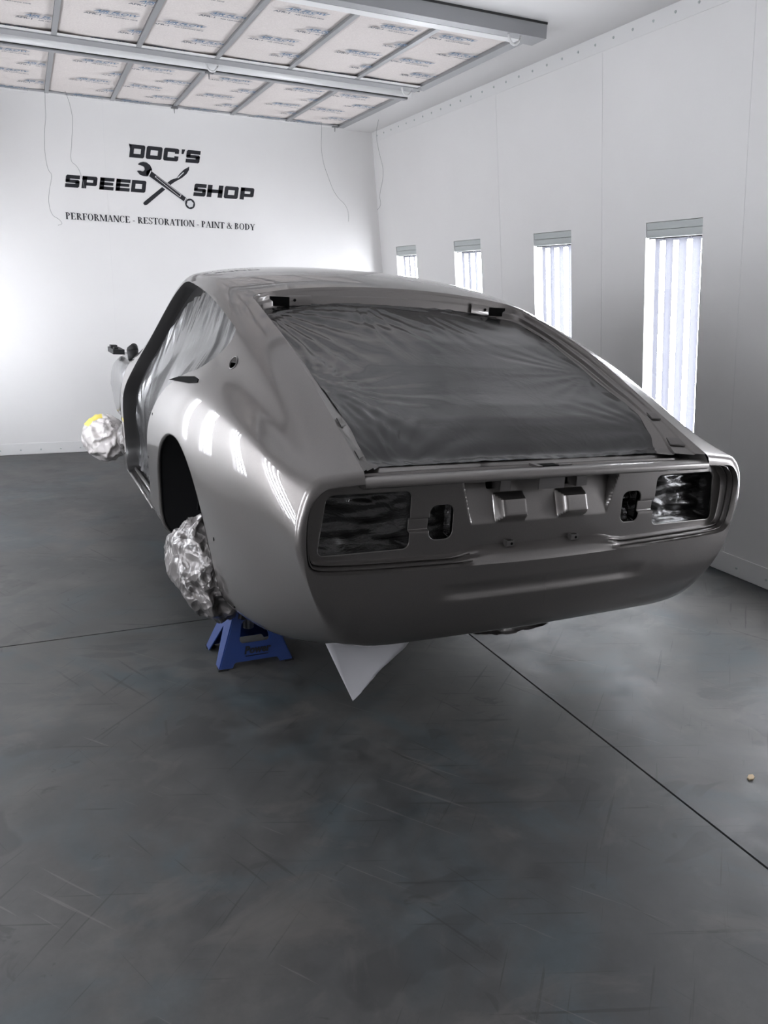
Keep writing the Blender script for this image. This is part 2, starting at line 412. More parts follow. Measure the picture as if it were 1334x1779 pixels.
for x in XD[:-1]:
    for (y0, y1) in ((5.0, 6.06), (3.66, 4.70)):
        fpart('divider', [((x - .013, y0, 2.436), (x + .013, y1, 2.440)), ((x - .010, y0, 2.44), (x - .007, y1, 2.47))], 'galvanised')
mb = MB(); mb.tube([(xl - .4, 4.865 - 4.85, 2.455 - 2.46), (xr - .42, 4.865 - 4.85, 2.455 - 2.46)], .036, 14); mb.build('white_pipe', 'white_pipe', fr, True)
fpart('shadow_gap', [((xl, 4.80, 2.494), (xr, 4.94, 2.4975))], 'channel_dark')
fpart('flange', [((xl, 3.600, 2.4285), (2.255, 3.658, 2.4300))], 'white_pipe')
fpart('flange', [((xl, 4.655, 2.4375), (2.255, 4.70, 2.4385))], 'trim_white')
fpart('shadow_gap', [((xl, 3.533, 2.490), (2.361, 3.535, 2.4995))], 'gap_dark')
fpart('shadow_gap', [((xl, 4.9430, 2.431), (xr - .005, 4.9445, 2.440))], 'gap_dark')
# latch clips
def clip(x, y, z, kind):
    q = []
    mb = MB()
    mb.box((x - .4 - .02, y - 4.85 - .012, z - 2.46 - .006), (x - .4 + .025, y - 4.85 + .012, z - 2.46 + .002)); mb.tube([(x - .4, y - 4.85, z - 2.46), (x - .4, y - 4.85, z - 2.46 - .035)], [.004, .002], 6)
    return mb.build('latch', 'channel_dark', fr)
clip(1.05, 6.02, 2.432, 0); clip(2.22, 6.02, 2.432, 0); clip(1.06, 4.93, 2.42, 0)
def yoke(x, y, z):
    mb = MB()
    pts = [(x - .4 - .035 * math.cos(a), y - 4.85 + .01, z - 2.46 - .055 * math.sin(a)) for a in np.linspace(0, PI, 9)]
    mb.tube([(pts[0][0], pts[0][1], .02)] + pts + [(pts[-1][0], pts[-1][1], .02)], .006, 6)
    return mb.build('clip', 'white_pipe', fr, True)
yoke(1.05, 4.79, 2.45); yoke(2.19, 4.70, 2.445); yoke(2.20, 3.55, 2.445)
# thin loose wires hanging from the frame
def wire(pts, label):
    mb = MB(); o = np.array(pts[0])
    Q = [np.array(p, float) for p in pts]
    for _ in range(3):
        R_ = [Q[0]]
        for k in range(len(Q) - 1): R_ += [Q[k] * .75 + Q[k + 1] * .25, Q[k] * .25 + Q[k + 1] * .75]
        Q = R_ + [Q[-1]]
    Q = [p + np.array([.006 * fbm(p, 9, 1), .008 * fbm(p, 8, 3), 0]) for p in Q]
    o = Q[0].copy()
    mb.tube([q - o for q in Q], .0011, 4)
    tag(mb.build('hanging_wire', 'wire', None, True, None), label, 'wire', 'loose wires hanging from the ceiling frame').location = o
wire([(.231, 5.9, 2.43), (.222, 5.9, 2.25), (.20, 5.9, 2.10), (.21, 5.9, 1.95), (.24, 5.9, 1.93), (.20, 5.9, 1.80), (.21, 5.9, 1.68), (.26, 5.9, 1.66), (.28, 5.9, 1.63), (.25, 5.9, 1.62)], 'long thin wire with a curl, left of the wall sign lettering')
wire([(.35, 5.9, 2.43), (.385, 5.9, 2.328), (.375, 5.9, 2.15), (.345, 5.9, 2.018), (.40, 5.9, 1.99), (.43, 5.9, 1.86)], 'thin wire with a kink touching the first letters of the wall sign')
wire([(2.07, 5.9, 2.43), (2.078, 5.9, 2.34), (2.07, 5.9, 2.20), (2.127, 5.9, 2.055), (2.20, 5.9, 1.93), (2.285, 5.9, 1.87), (2.292, 5.9, 1.765)], 'thin loose wire hanging right of the wall sign')
wire([(2.52, 5.9, 2.49), (2.50, 5.9, 2.38), (2.53, 5.9, 2.26), (2.58, 5.9, 2.13), (2.54, 5.9, 1.98), (2.56, 5.9, 1.90), (2.525, 5.9, 1.861)], 'thin loose wire hanging in front of the back right corner')

# ================================================================== WALL SIGN
sg = empty('wall_sign', (1.02, Y_B, 1.95)); tag(sg, 'black painted lettering with crossed wrench and scalpel on the white back wall', 'sign')
def sp(p, h, d=.0015, base=0.0): return (p[0] - 1.02, -base - h * d, p[1] - 1.95)
def block_word(word, spans, z0, z1):
    """chunky slanted capitals; spans: x range of every letter at its foot"""
    mb = MB(); H = z1 - z0; SH = .14 * H / .088 * .088
    for ch, (xa, xb) in zip(word, spans):
        mb = MB()
        w = xb - xa; s = .30 * H; c = .10 * H       # stroke and corner cut
        def Q(poly): mb.prism([(xa + x + .17 * y, z0 + y) for x, y in poly], lambda p, h: sp(p, h))
        def R(x0, y0, x1, y1): Q([(x0, y0), (x1, y0), (x1, y1), (x0, y1)])
        def ringf(outer, inner):
            n = len(outer)
            for i in range(n):
                j = (i + 1) % n; Q([outer[i], outer[j], inner[j], inner[i]])
        v = .27 * w if w > .09 else .29 * w
        if ch in 'DO':
            cl = c if ch == 'O' else 0
            ringf([(cl, 0), (w - c, 0), (w, c), (w, H - c), (w - c, H), (cl, H), (0, H - cl), (0, cl)] if cl else [(0, 0), (w - c, 0), (w, c), (w, H - c), (w - c, H), (0, H)],
                  [(v, s), (w - v, s), (w - v, s), (w - v, H - s), (w - v, H - s), (v, H - s), (v, H - s), (v, s)] if cl else [(v, s), (w - v, s), (w - v, s), (w - v, H - s), (w - v, H - s), (v, H - s)])
            if ch == 'D' and z1 > 2.1: Q([(0, H), (-.012, H + .004), (0, H - .03)]); R(-.008, H - .012, .01, H)
        elif ch == 'C':
            Q([(c, 0), (w - c, 0), (w, c), (w, s * .95), (0, s * .95), (0, c)]); Q([(0, H - s), (w, H - s), (w, H - c), (w - c, H), (c, H), (0, H - c)]); R(0, s * .9, v, H - s * .95)
            R(w - v, s * .9, w, s * 1.35); R(w - v, H - s * 1.35, w, H - s * .9)
        elif ch == "'": Q([(w * .15, H * .62), (w * .65, H * .62), (w, H), (.1 * w, H)])
        elif ch == 'S':
            Q([(0, 0), (w - c, 0), (w, c), (w, s), (w * .0, s)]); Q([(0, H - s), (w, H - s), (w, H), (c, H), (0, H - c)])
            m0, m1 = H * .37, H * .63
            Q([(c * .5, m0), (w, m0), (w, m1 - c), (w - c, m1), (0, m1), (0, m0 + c)]); R(0, m0 + c, v * 1.1, H - s * .9); R(w - v * 1.1, s * .9, w, m1 - c)
        elif ch == 'P':
            Q([(0, 0), (v * 1.15, 0), (v * 1.15, H), (0, H)]); Q([(0, H - s), (w, H - s), (w, H - c), (w - c, H), (0, H)]); Q([(v, H * .24), (w - c, H * .24), (w, H * .24 + c), (w, H * .50), (v, H * .50)]); R(w - v, H * .45, w, H - s * .9)
        elif ch == 'E':
            R(0, 0, v * 1.15, H); R(0, 0, w, s * .92); R(0, H * .385, w * .95, H * .625); R(0, H - s * .92, w, H)
        elif ch == 'H':
            R(0, 0, v * 1.1, H); R(w - v * 1.1, 0, w, H); R(0, H * .36, w, H * .64)
        mb.build('letter', 'sign_black', sg)
block_word("DOC'S", [(.787, .892), (.902, 1.015), (1.026, 1.135), (1.150, 1.178), (1.190, 1.292)], 2.150, 2.238)
block_word('SPEED', [(.336, .430), (.446, .548), (.566, .664), (.678, .776), (.786, .888)], 1.915, 1.998)
block_word('SHOP', [(1.240, 1.330), (1.340, 1.458), (1.470, 1.578), (1.594, 1.700)], 1.920, 2.008)
# serif line
def serif_line(s, x0, x1, z0, h):
    adv = {'P': .60, 'E': .66, 'R': .70, 'F': .60, 'O': .74, 'M': .92, 'A': .70, 'N': .74, 'C': .68, 'S': .54, 'T': .66, 'I': .38, '&': .80, 'B': .65, 'D': .74, 'Y': .70, ' ': .26, '-': .34}
    tot = sum(adv[c] for c in s); k = (x1 - x0) / (tot * h) ; x = x0
    mb = MB(); TH, TN, SF = .175, .070, .055
    def Q(poly): mb.prism([(x + px * h * k, z0 + py * h) for px, py in poly], lambda p, hh: sp(p, hh))
    def R(a, b_, c, d): Q([(a, b_), (c, b_), (c, d), (a, d)])
    def V(a, w=TH, top=True, bot=True):
        R(a, 0, a + w, 1)
        if bot: R(a - .06, 0, a + w + .06, SF)
        if top: R(a - .06, 1 - SF, a + w + .06, 1)
    def D(p, q, w):   # diagonal stroke p->q with horizontal width w
        Q([(p[0], p[1]), (p[0] + w, p[1]), (q[0] + w, q[1]), (q[0], q[1])])
    def arc(cx, cy, rx, ry, a0, a1, thick, thin, n=14):
        """ellipse stroke, thick where it is vertical"""
        A = np.linspace(a0, a1, n)
        out = [(cx + rx * math.cos(a), cy + ry * math.sin(a)) for a in A]; inn = [(cx + (rx - thick) * math.cos(a), cy + (ry - thin) * math.sin(a)) for a in A]
        for i in range(n - 1): Q([out[i], out[i + 1], inn[i + 1], inn[i]])
    H2 = PI / 2
    for c in s:
        mb = MB()
        if c == 'P': V(.10); arc(.24, .735, .30, .265, -H2, H2, .14, .045); R(.2, .47, .26, .515); R(.2, .955, .26, 1)
        elif c == 'R': V(.10); arc(.24, .745, .29, .255, -H2, H2, .14, .045); R(.2, .49, .26, .535); R(.2, .955, .26, 1); D((.52, 0), (.27, .50), .16); R(.50, 0, .72, SF)
        elif c == 'B': V(.10); arc(.24, .76, .26, .24, -H2, H2, .13, .045); arc(.24, .27, .32, .27, -H2, H2, .14, .045); R(.2, .5, .26, .545); R(.2, 0, .3, .045); R(.2, .955, .26, 1)
        elif c == 'D': V(.10); arc(.24, .5, .43, .5, -H2, H2, .15, .045)
        elif c in 'EF':
            V(.10); R(.2, 1 - SF, .56, 1); Q([(.56, 1), (.58, .76), (.54, .76), (.46, .955)]); R(.2, .48, .44, .525); R(.42, .40, .455, .61)
            if c == 'E': R(.2, 0, .58, SF); Q([(.58, 0), (.62, .26), (.585, .26), (.48, .045)])
        elif c == 'O': arc(.37, .5, .33, .515, 0, 2 * PI, .14, .04, 24)
        elif c == 'C': arc(.37, .5, .33, .515, .75, 2 * PI - .75, .14, .04, 20); R(.585, .70, .625, 1.0)
        elif c == 'S':
            arc(.26, .745, .21, .265, .25, PI + .3, .10, .045); arc(.26, .26, .23, .27, -PI + .25, .3, .10, .045); Q([(.05, .80), (.16, .70), (.49, .33), (.46, .16), (.38, .34), (.06, .62)]); R(.44, .74, .475, 1); R(.03, .0, .065, .28)
        elif c == 'T': V(.26, TH, False); R(.02, 1 - SF, .64, 1); Q([(.02, 1), (.0, .74), (.035, .74), (.12, .955)]); Q([(.64, 1), (.66, .74), (.625, .74), (.54, .955)])
        elif c == 'I': V(.115)
        elif c == 'N': V(.09, TN); V(.60, TN); D((.50, 0), (.08, 1), .16)
        elif c == 'M': V(.08, TN); V(.70, TH); D((.40, .06), (.08, 1), .15); D((.43, .06), (.72, 1), .05); R(.70, .9, .86, 1)
        elif c == 'A': D((.08, 0), (.31, 1), .05); D((.50, 0), (.28, 1), .15); R(.17, .30, .50, .345); R(0, 0, .21, SF); R(.44, 0, .71, SF)
        elif c == 'Y': R(.23, 0, .50, SF); R(.29, 0, .435, .45); D((.29, .42), (.06, 1), .15); D((.39, .42), (.57, 1), .05); R(0, 1 - SF, .27, 1); R(.5, 1 - SF, .70, 1)
        elif c == '-': R(.04, .28, .29, .37)
        elif c == '&': arc(.30, .25, .25, .27, .3, 2 * PI - .3, .12, .05, 18); arc(.33, .78, .15, .22, 0, 2 * PI, .07, .05, 16); D((.62, 0), (.22, .72), .14); D((.46, .2), (.66, .56), .05); R(.56, .53, .78, .57)
        if c != ' ': mb.build('letter', 'sign_black', sg)
        x += adv[c] * h * k
serif_line('PERFORMANCE - RESTORATION - PAINT & BODY', .324, 1.714, 1.699, .046)
# scalpel under the wrench
mb = MB()
mb.prism([(.871, 1.839), (.874, 1.850), (1.074, 2.016), (1.092, 1.998), (.896, 1.832), (.880, 1.829)], lambda p, h: sp(p, h))
mb.prism([(1.074, 2.016), (1.097, 2.028), (1.12, 2.034), (1.144, 2.066), (1.176, 2.098), (1.218, 2.123), (1.215, 2.099), (1.195, 2.069), (1.16, 2.039), (1.131, 2.022), (1.101, 2.004), (1.092, 1.996)], lambda p, h: sp(p, h))
mb.prism([(1.125, 2.037), (1.132, 2.034), (1.178, 2.078), (1.172, 2.080)], lambda p, h: sp(p, h, .001, .0015), 1)
mb.build('scalpel', ['sign_black', 'sign_white'], sg)
mb = MB()
def pr(poly, base, d, mi): mb.prism(poly, lambda p, h: sp(p, h, d, base), mi)
# thin white edge under the wrench, then the wrench itself
def off(poly, e):
    c = np.mean(poly, 0); return [tuple(np.array(p) + (np.array(p) - c) / (np.linalg.norm(np.array(p) - c) + 1e-9) * e) for p in poly]
pr([(.935, 2.072), (1.194, 1.905), (1.172, 1.864), (.908, 2.030)], .0016, .0008, 1)
pr([(.940, 2.068), (1.192, 1.898), (1.175, 1.871), (.916, 2.036)], .0026, .0008, 0)
jaw = [(.848, 2.112), (.875, 2.127), (.908, 2.126), (.934, 2.108), (.947, 2.077), (.938, 2.047), (.918, 2.031), (.89, 2.029), (.858, 2.036), (.838, 2.061), (.846, 2.066), (.874, 2.060), (.892, 2.074), (.889, 2.090), (.872, 2.100)]
# the open jaw as a fan of quads around its mouth
outer = [(.846, 2.109), (.862, 2.121), (.885, 2.127), (.910, 2.124), (.932, 2.109), (.945, 2.084), (.944, 2.058), (.930, 2.038), (.905, 2.029), (.880, 2.030), (.856, 2.037), (.838, 2.059)]
inner = [(.850, 2.104), (.866, 2.101), (.880, 2.098), (.889, 2.091), (.892, 2.084), (.892, 2.078), (.891, 2.073), (.887, 2.067), (.880, 2.062), (.871, 2.062), (.861, 2.065), (.842, 2.064)]
for i in range(len(outer) - 1): pr([outer[i], outer[i + 1], inner[i + 1], inner[i]], .0026, .0008, 0)
pr([(.905, 2.066), (.935, 2.085), (.943, 2.075), (.918, 2.036), (.90, 2.04)], .0026, .0008, 0)
for i in range(24):
    a0, a1 = 2 * PI * i / 24, 2 * PI * (i + 1) / 24
    q = lambda r, a: (1.214 + r * math.cos(a), 1.861 + r * math.sin(a))
    pr([q(.041, a0), q(.041, a1), q(.0, a1), q(.0, a0)], .0016, .0008, 1)
    r1 = .023 + .0025 * (i % 4 < 2)
    pr([q(.037, a0), q(.037, a1), q(r1, a1), q(r1, a0)], .0026, .0008, 0)
pr([(.962, 2.031), (.972, 2.041), (1.152, 1.922), (1.141, 1.902)], .0036, .0006, 1)
pr([(.968, 2.031), (.975, 2.037), (1.147, 1.921), (1.139, 1.907)], .0042, .0006, 0)
pr([(1.185, 1.905), (1.190, 1.901), (1.170, 1.868), (1.165, 1.871)], .0036, .0006, 1)
pr([(.936, 2.072), (.941, 2.070), (.922, 2.034), (.917, 2.037)], .0036, .0006, 1)
mb.build('wrench', ['sign_black', 'sign_white'], sg)
# ================================================================== THE CAR
yaw, roll = .03, -.0235
c_, s_ = math.cos(yaw), math.sin(yaw)
L0 = np.array([c_, s_, 0]); F0 = np.array([-s_, c_, 0]); U0 = np.array([0, 0, 1.])
L2 = L0 * math.cos(roll) + U0 * math.sin(roll); U2 = -L0 * math.sin(roll) + U0 * math.cos(roll)
CO = np.array([1.25, 2.0, 0.])
CB = np.array([L2, F0, U2])
CM = Matrix.Identity(4)
for i in range(3):
    CM[i][0] = L2[i]; CM[i][1] = F0[i]; CM[i][2] = U2[i]; CM[i][3] = CO[i]
def w2c(p): return CB @ (np.array(p) - CO)
car = empty('car_body'); car.matrix_world = CM
tag(car, 'bare grey metallic fastback car shell without doors, wheels or lamps, raised on stands', 'car')
def on_car(o):            # a thing of its own that sits on the car, modelled in the car's axes
    vs = np.array([v.co[:] for v in o.data.vertices]); c = vs.mean(0)
    o.data.transform(Matrix.Translation(-Vector(c)))
    o.matrix_world = CM @ Matrix.Translation(Vector(c))
    return o
YS=np.array([-.27,-.12,.05,.30,.55,.80,1.10,1.40,1.70,2.05,2.40])
RX=[ # half widths per row (row -> stations)
[0]*11,
[.30,.30,.30,.295,.29,.285,.285,.285,.285,.29,.31],
[.566,.564,.562,.560,.556,.551,.552,.555,.555,.56,.58],
[.645,.640,.638,.635,.628,.620,.612,.608,.606,.61,.63],
[.690,.694,.700,.706,.708,.706,.702,.700,.700,.70,.70],
[.716,.738,.755,.770,.778,.780,.778,.773,.768,.762,.755],
[.735,.759,.782,.804,.818,.822,.819,.813,.807,.80,.79],
[.722,.751,.781,.812,.828,.832,.829,.823,.817,.81,.80],
[.678,.728,.768,.800,.812,.814,.812,.808,.805,.80,.79],
[.600,.645,.690,.735,.760,.768,.775,.778,.778,.775,.77],
[.40,.43,.46,.50,.52,.53,.55,.56,.56,.56,.56],
[0]*11]
RZ=[
[.845,.915,.995,1.095,1.175,1.255,1.308,1.325,1.290,1.10,.91],
[.842,.910,.988,1.088,1.168,1.248,1.300,1.316,1.281,1.092,.905],
[.826,.892,.968,1.068,1.146,1.214,1.262,1.276,1.240,1.050,.885],
[.820,.868,.938,1.036,1.112,1.176,1.224,1.240,1.205,1.015,.865],
[.808,.846,.895,.965,1.010,1.030,1.050,1.060,1.040,.945,.855],
[.776,.822,.865,.900,.915,.915,.905,.895,.885,.87,.845],
[.700,.740,.775,.800,.805,.805,.795,.785,.78,.775,.76],
[.600,.610,.625,.635,.64,.64,.64,.64,.64,.64,.64],
[.475,.470,.465,.460,.46,.46,.455,.45,.45,.45,.45],
[.385,.345,.310,.290,.285,.29,.30,.315,.32,.32,.32],
[.356,.325,.300,.285,.28,.28,.285,.295,.30,.30,.30],
[.350,.322,.298,.283,.28,.28,.285,.295,.30,.30,.30]]
RX=np.array(RX,float);RZ=np.array(RZ,float)
RZ[0]+=[0,0,.005,.012,.018,.022,.022,.022,.022,.02,0]
RZ[1]+=[0,0,.005,.012,.018,.022,.022,.022,.022,.02,0]
RZ[2]+=[0,.002,.006,.014,.020,.023,.024,.024,.022,.02,0]
RZ[3]+=[0,.008,.016,.020,.022,.024,.024,.022,.020,.02,0]
RZ[9:]-=[.022,.022,.018,.012,0,0,0,0,0,0,0]
# chord-length parameter from the section at y=.3
_k=3
_d=np.hypot(np.diff(RX[:,_k]),np.diff(RZ[:,_k]))
SS=np.concatenate([[0],np.cumsum(_d)])
def natspline(x,Yv,bc='nat'):
    """natural cubic second derivatives; Yv (...,n)"""
    n=len(x);h=np.diff(x)
    A=np.zeros((n,n));r=np.zeros((n,)+Yv.shape[:-1])
    Y=np.moveaxis(Yv,-1,0)
    A[0,0]=1;A[-1,-1]=1
    for i in range(1,n-1):
        A[i,i-1]=h[i-1];A[i,i]=2*(h[i-1]+h[i]);A[i,i+1]=h[i]
        r[i]=6*((Y[i+1]-Y[i])/h[i]-(Y[i]-Y[i-1])/h[i-1])
    if bc=='even0': # zero slope at start
        A[0,0]=2*h[0];A[0,1]=h[0];r[0]=6*((Y[1]-Y[0])/h[0])
    M=np.linalg.solve(A,r.reshape(n,-1)).reshape(r.shape)
    return M
def speval(x,Y,M,t):
    """Y,M (n,...) ; t (m,) -> (m,...)"""
    i=np.clip(np.searchsorted(x,t)-1,0,len(x)-2);h=x[i+1]-x[i]
    a=(x[i+1]-t)/h;b=(t-x[i])/h
    sh=(slice(None),)+(None,)*(Y.ndim-1)
    a=a[sh];b=b[sh];h=h[sh]
    return a*Y[i]+b*Y[i+1]+((a**3-a)*M[i]+(b**3-b)*M[i+1])*h*h/6
MX=natspline(YS,RX);MZ=natspline(YS,RZ)
def sections(ys):
    ys=np.atleast_1d(ys)
    return speval(YS,RX.T,MX,ys),speval(YS,RZ.T,MZ,ys)  # (m,rows)
def warp(y,s):
    r=np.clip((.12-y)/.39,0,1);r=r*r*(3-2*r)
    g=np.clip((s-SS[7])/(SS[9]-SS[7]),0,1);g=g*g*(3-2*g)
    q=np.clip((s-SS[1])/(SS[4]-SS[1]),0,1)
    return y+r*(.045*g-.012*(1-q))
def grid_pts(ys,ss):
    """-> (len ys, len ss,3), x positive half"""
    X,Z=sections(ys)
    m1=natspline(SS,X);m2=natspline(SS,Z,'even0')
    # z even at centreline; ends flat
    xs=speval(SS,X.T,m1,ss);zs=speval(SS,Z.T,m2,ss)   # (ns,ny)
    P=np.zeros((len(ys),len(ss),3))
    P[:,:,0]=xs.T;P[:,:,2]=zs.T
    P[:,:,1]=warp(ys[:,None]*np.ones(len(ss))[None,:],ss[None,:]*np.ones(len(ys))[:,None])
    return P
def pt(y,s): return grid_pts(np.array([y]),np.array([s]))[0,0]
# ---- openings in the shell, given in (y, s)
SIDE = [(.553, .667), (.646, .667), (.877, .663), (1.203, .655), (1.507, .637), (1.64, .682), (1.790, .735), (1.872, .800), (1.90, .880), (1.967, .976), (1.998, 1.128), (2.03, 1.274), (1.99, 1.39), (1.90, 1.415), (1.6, 1.42),
        (1.40, 1.41), (1.31, 1.37), (1.285, 1.30), (1.272, 1.205), (1.19, 1.05), (1.128, .98), (1.055, .914), (.955, .862), (.81, .818), (.693, .796), (.590, .745), (.540, .700)]
def smooth_poly(P, it=2):
    P = np.array(P, float)
    for _ in range(it):
        Q = []
        for i in range(len(P)):
            a, b_ = P[i], P[(i + 1) % len(P)]; Q += [a * .8 + b_ * .2, a * .2 + b_ * .8]
        P = np.array(Q)
    return P
SIDE_S = smooth_poly(SIDE)
def poly_sd(px, py, poly):
    """signed distance, positive outside"""
    d = np.full(px.shape, 1e9); ins = np.zeros(px.shape, bool); n = len(poly)
    for i in range(n):
        ax, ay = poly[i]; bx, by = poly[(i + 1) % n]; ex, ey = bx - ax, by - ay; wx, wy = px - ax, py - ay
        t = np.clip((wx * ex + wy * ey) / (ex * ex + ey * ey + 1e-12), 0, 1)
        d = np.minimum(d, np.hypot(wx - t * ex, wy - t * ey))
        cnd = ((ay > py) != (by > py)) & (px < (bx - ax) * (py - ay) / (by - ay + 1e-15) + ax); ins ^= cnd
    return np.where(ins, -d, d)
S2 = SS[2]
def ytop(s): return .772 - .045 * (s / S2) ** 2
def rbox(a, b_, r):
    ax, bx = a + r, b_ + r
    return np.minimum(np.maximum(ax, bx), 0) + np.hypot(np.maximum(ax, 0), np.maximum(bx, 0)) - r
AY, AZ, AR = .685, .350, .405
def ph_hatch(y, s): return rbox(s - S2, y - ytop(s), .035)
def ph_arch(P): return np.maximum(np.hypot(P[..., 1] - AY, (P[..., 2] - AZ)) - AR, .45 - P[..., 0])
def ph_wind(y, s): return rbox(s - .50, np.abs(y - 2.035) - .30, .05)
def ph_front(y, s): return -np.minimum(y - 2.09, s - .80)
def ph_fuel(y, s): return np.hypot((y - .433) * .8, s - .731) - .0165
def phi(y, s, P, side=True):
    v = np.minimum(ph_hatch(y, s), ph_arch(P)); v = np.minimum(v, ph_wind(y, s)); v = np.minimum(v, ph_front(y, s)); v = np.minimum(v, ph_fuel(y, s))
    return np.minimum(v, poly_sd(y, s, SIDE_S))
def clip_grid(us, vs, Pfn, Phifn):
    """keep the part of a parametric grid where Phi > 0; the cut edge lies on Phi = 0"""
    P = Pfn(us, vs); U, V = np.meshgrid(us, vs, indexing='ij'); F = Phifn(U, V, P)
    ny, nx = F.shape; verts = []; idx = -np.ones((ny, nx), int); K = F > 0
    for i in range(ny):
        for j in range(nx):
            if K[i, j]: idx[i, j] = len(verts); verts.append(tuple(P[i, j]))
    cache = {}
    def cut(a, b_):
        key = (a, b_) if a < b_ else (b_, a)
        if key in cache: return cache[key]
        (ia, ja), (ib, jb) = a, b_
        if not K[ia, ja]: (ia, ja), (ib, jb) = (ib, jb), (ia, ja)
        u0, v0, u1, v1 = us[ia], vs[ja], us[ib], vs[jb]; lo, hi = 0., 1.; flo, fhi = F[ia, ja], F[ib, jb]
        t = flo / (flo - fhi)
        for _ in range(3):
            q = Pfn(np.array([u0 + (u1 - u0) * t]), np.array([v0 + (v1 - v0) * t]))
            f = Phifn(np.array([[u0 + (u1 - u0) * t]]), np.array([[v0 + (v1 - v0) * t]]), q)[0, 0]
            if f > 0: lo, flo = t, f
            else: hi, fhi = t, f
            t = lo + (hi - lo) * max(.05, min(.95, flo / (flo - fhi + 1e-12)))
        q = Pfn(np.array([u0 + (u1 - u0) * t]), np.array([v0 + (v1 - v0) * t]))[0, 0]
        cache[key] = len(verts); verts.append(tuple(q)); return cache[key]
    faces = []
    for i in range(ny - 1):
        for j in range(nx - 1):
            cs = [(i, j), (i, j + 1), (i + 1, j + 1), (i + 1, j)]; k = [K[c] for c in cs]
            if all(k): faces.append(tuple(idx[c] for c in cs)); continue
            if not any(k): continue
            f = []
            for a in range(4):
                b_ = (a + 1) % 4
                if k[a]: f.append(idx[cs[a]])
                if k[a] != k[b_]: f.append(cut(cs[a], cs[b_]))
            if len(f) >= 3: faces.append(tuple(f))
    return verts, faces
def sym(verts, faces):
    """left and right halves (left is x < 0)"""
    n = len(verts); V = [(-x, y, z) for x, y, z in verts] + [(x, y, z) for x, y, z in verts]
    return V, [f for f in faces] + [tuple(i + n for i in f[::-1]) for f in faces]
ys = np.concatenate([np.linspace(-.27, -.10, 26), np.linspace(-.10, 1.32, 156)[1:], np.linspace(1.32, 2.40, 70)[1:]])
ss = np.concatenate([np.linspace(0, S2 - .02, 40), np.linspace(S2 - .02, SS[10], 130)[1:], np.linspace(SS[10], SS[11], 16)[1:]])
verts, faces = clip_grid(ys, ss, grid_pts, phi)
# ---- the tail: a ring that rolls from the end of the shell to the frame round the lamp panel
KX = [None, None, .566, .630, .672, .700, .711, .708, .694, .640, .40, 0.]
KZ = [None, None, .795, .792, .783, .752, .700, .620, .585, .571, .562, .556]
KY = [None, None, -.292, -.293, -.293, -.291, -.289, -.287, -.285, -.287, -.292, -.297]
kk = list(range(2, 12))
def key_eval(K, s):
    x = SS[kk]; y = np.array([K[i] for i in kk], float); M = natspline(x, y[None, :])
    return speval(x, y[:, None], M, s)[:, 0]
rs = ss[ss > S2]; rs = np.concatenate([[S2], rs])
eps = .004
P0 = grid_pts(np.array([-.27]), rs)[0]; P1 = grid_pts(np.array([-.27 + eps]), rs)[0]
T0 = (P0 - P1); T0 /= np.linalg.norm(T0, axis=1)[:, None]
FR = np.stack([key_eval(KX, rs), key_eval(KY, rs), key_eval(KZ, rs)], 1)
FR[-1, 0] = 0
tang = np.gradient(FR, axis=0); tang /= np.linalg.norm(tang, axis=1)[:, None]
inward = np.stack([-tang[:, 2] * -1, tang[:, 0] * 0, tang[:, 0] * -1], 1)   # rotate the xz tangent
inward = np.stack([tang[:, 2], 0 * tang[:, 0], -tang[:, 0]], 1)
cen = np.array([.30, -.29, .68]); sgn = np.sign(((cen - FR) * inward).sum(1)); inward *= sgn[:, None]
DL = np.linalg.norm(FR - P0, axis=1)
qs = np.concatenate([np.linspace(0, .25, 8), np.linspace(.25, 1, 30)[1:]])
def ring(q):
    h00 = 2 * q ** 3 - 3 * q ** 2 + 1; h10 = q ** 3 - 2 * q ** 2 + q; h01 = -2 * q ** 3 + 3 * q ** 2; h11 = q ** 3 - q ** 2
    R = h00 * P0 + h10 * T0 * (DL * 1.15)[:, None] + h01 * FR + h11 * inward * (DL * .95)[:, None]
    # pressed bar in the lower valance
    lenx = np.clip((.318 - np.abs(R[:, 0])) / .014, 0, 1); wz = np.clip((.0215 - np.abs(R[:, 2] - .488)) / .013, 0, 1)
    R = R.copy(); R[:, 1] += .007 * (lenx ** 2 * (3 - 2 * lenx)) * (wz ** 2 * (3 - 2 * wz)); return R
RG = np.array([ring(q) for q in qs])
k = len(verts); verts = list(verts) + [tuple(p) for p in RG.reshape(-1, 3)]
nr = RG.shape[1]
for i in range(RG.shape[0] - 1):
    for j in range(nr - 1):
        faces.append((k + (i + 1) * nr + j, k + (i + 1) * nr + j + 1, k + i * nr + j + 1, k + i * nr + j))
V, Fc = sym(verts, faces)
shell = link_mesh('body_shell', V, Fc, 'car_paint', car, True)
bm = bmesh.new(); bm.from_mesh(shell.data); bmesh.ops.remove_doubles(bm, verts=bm.verts, dist=.0004)
bmesh.ops.recalc_face_normals(bm, faces=bm.faces); bm.to_mesh(shell.data); bm.free()
# ---- ribbons along openings
def sharp(o, ang=.5):
    o.data.set_sharp_from_angle(angle=ang); return o
def mirror_build(name, P, mat, flip=False, smooth=True, ang=.5):
    mb = MB(); mb.grid(P, 0, flip); sharp(mb.build(name, mat, car, smooth), ang)
    Q = P.copy(); Q[..., 0] *= -1; mb = MB(); mb.grid(Q, 0, not flip); return sharp(mb.build(name, mat, car, smooth), ang)
def close(P): return np.concatenate([P, P[:1]], 0)
def msurf(y, s): return grid_pts(np.array([y]), np.array([s]))[0, 0]
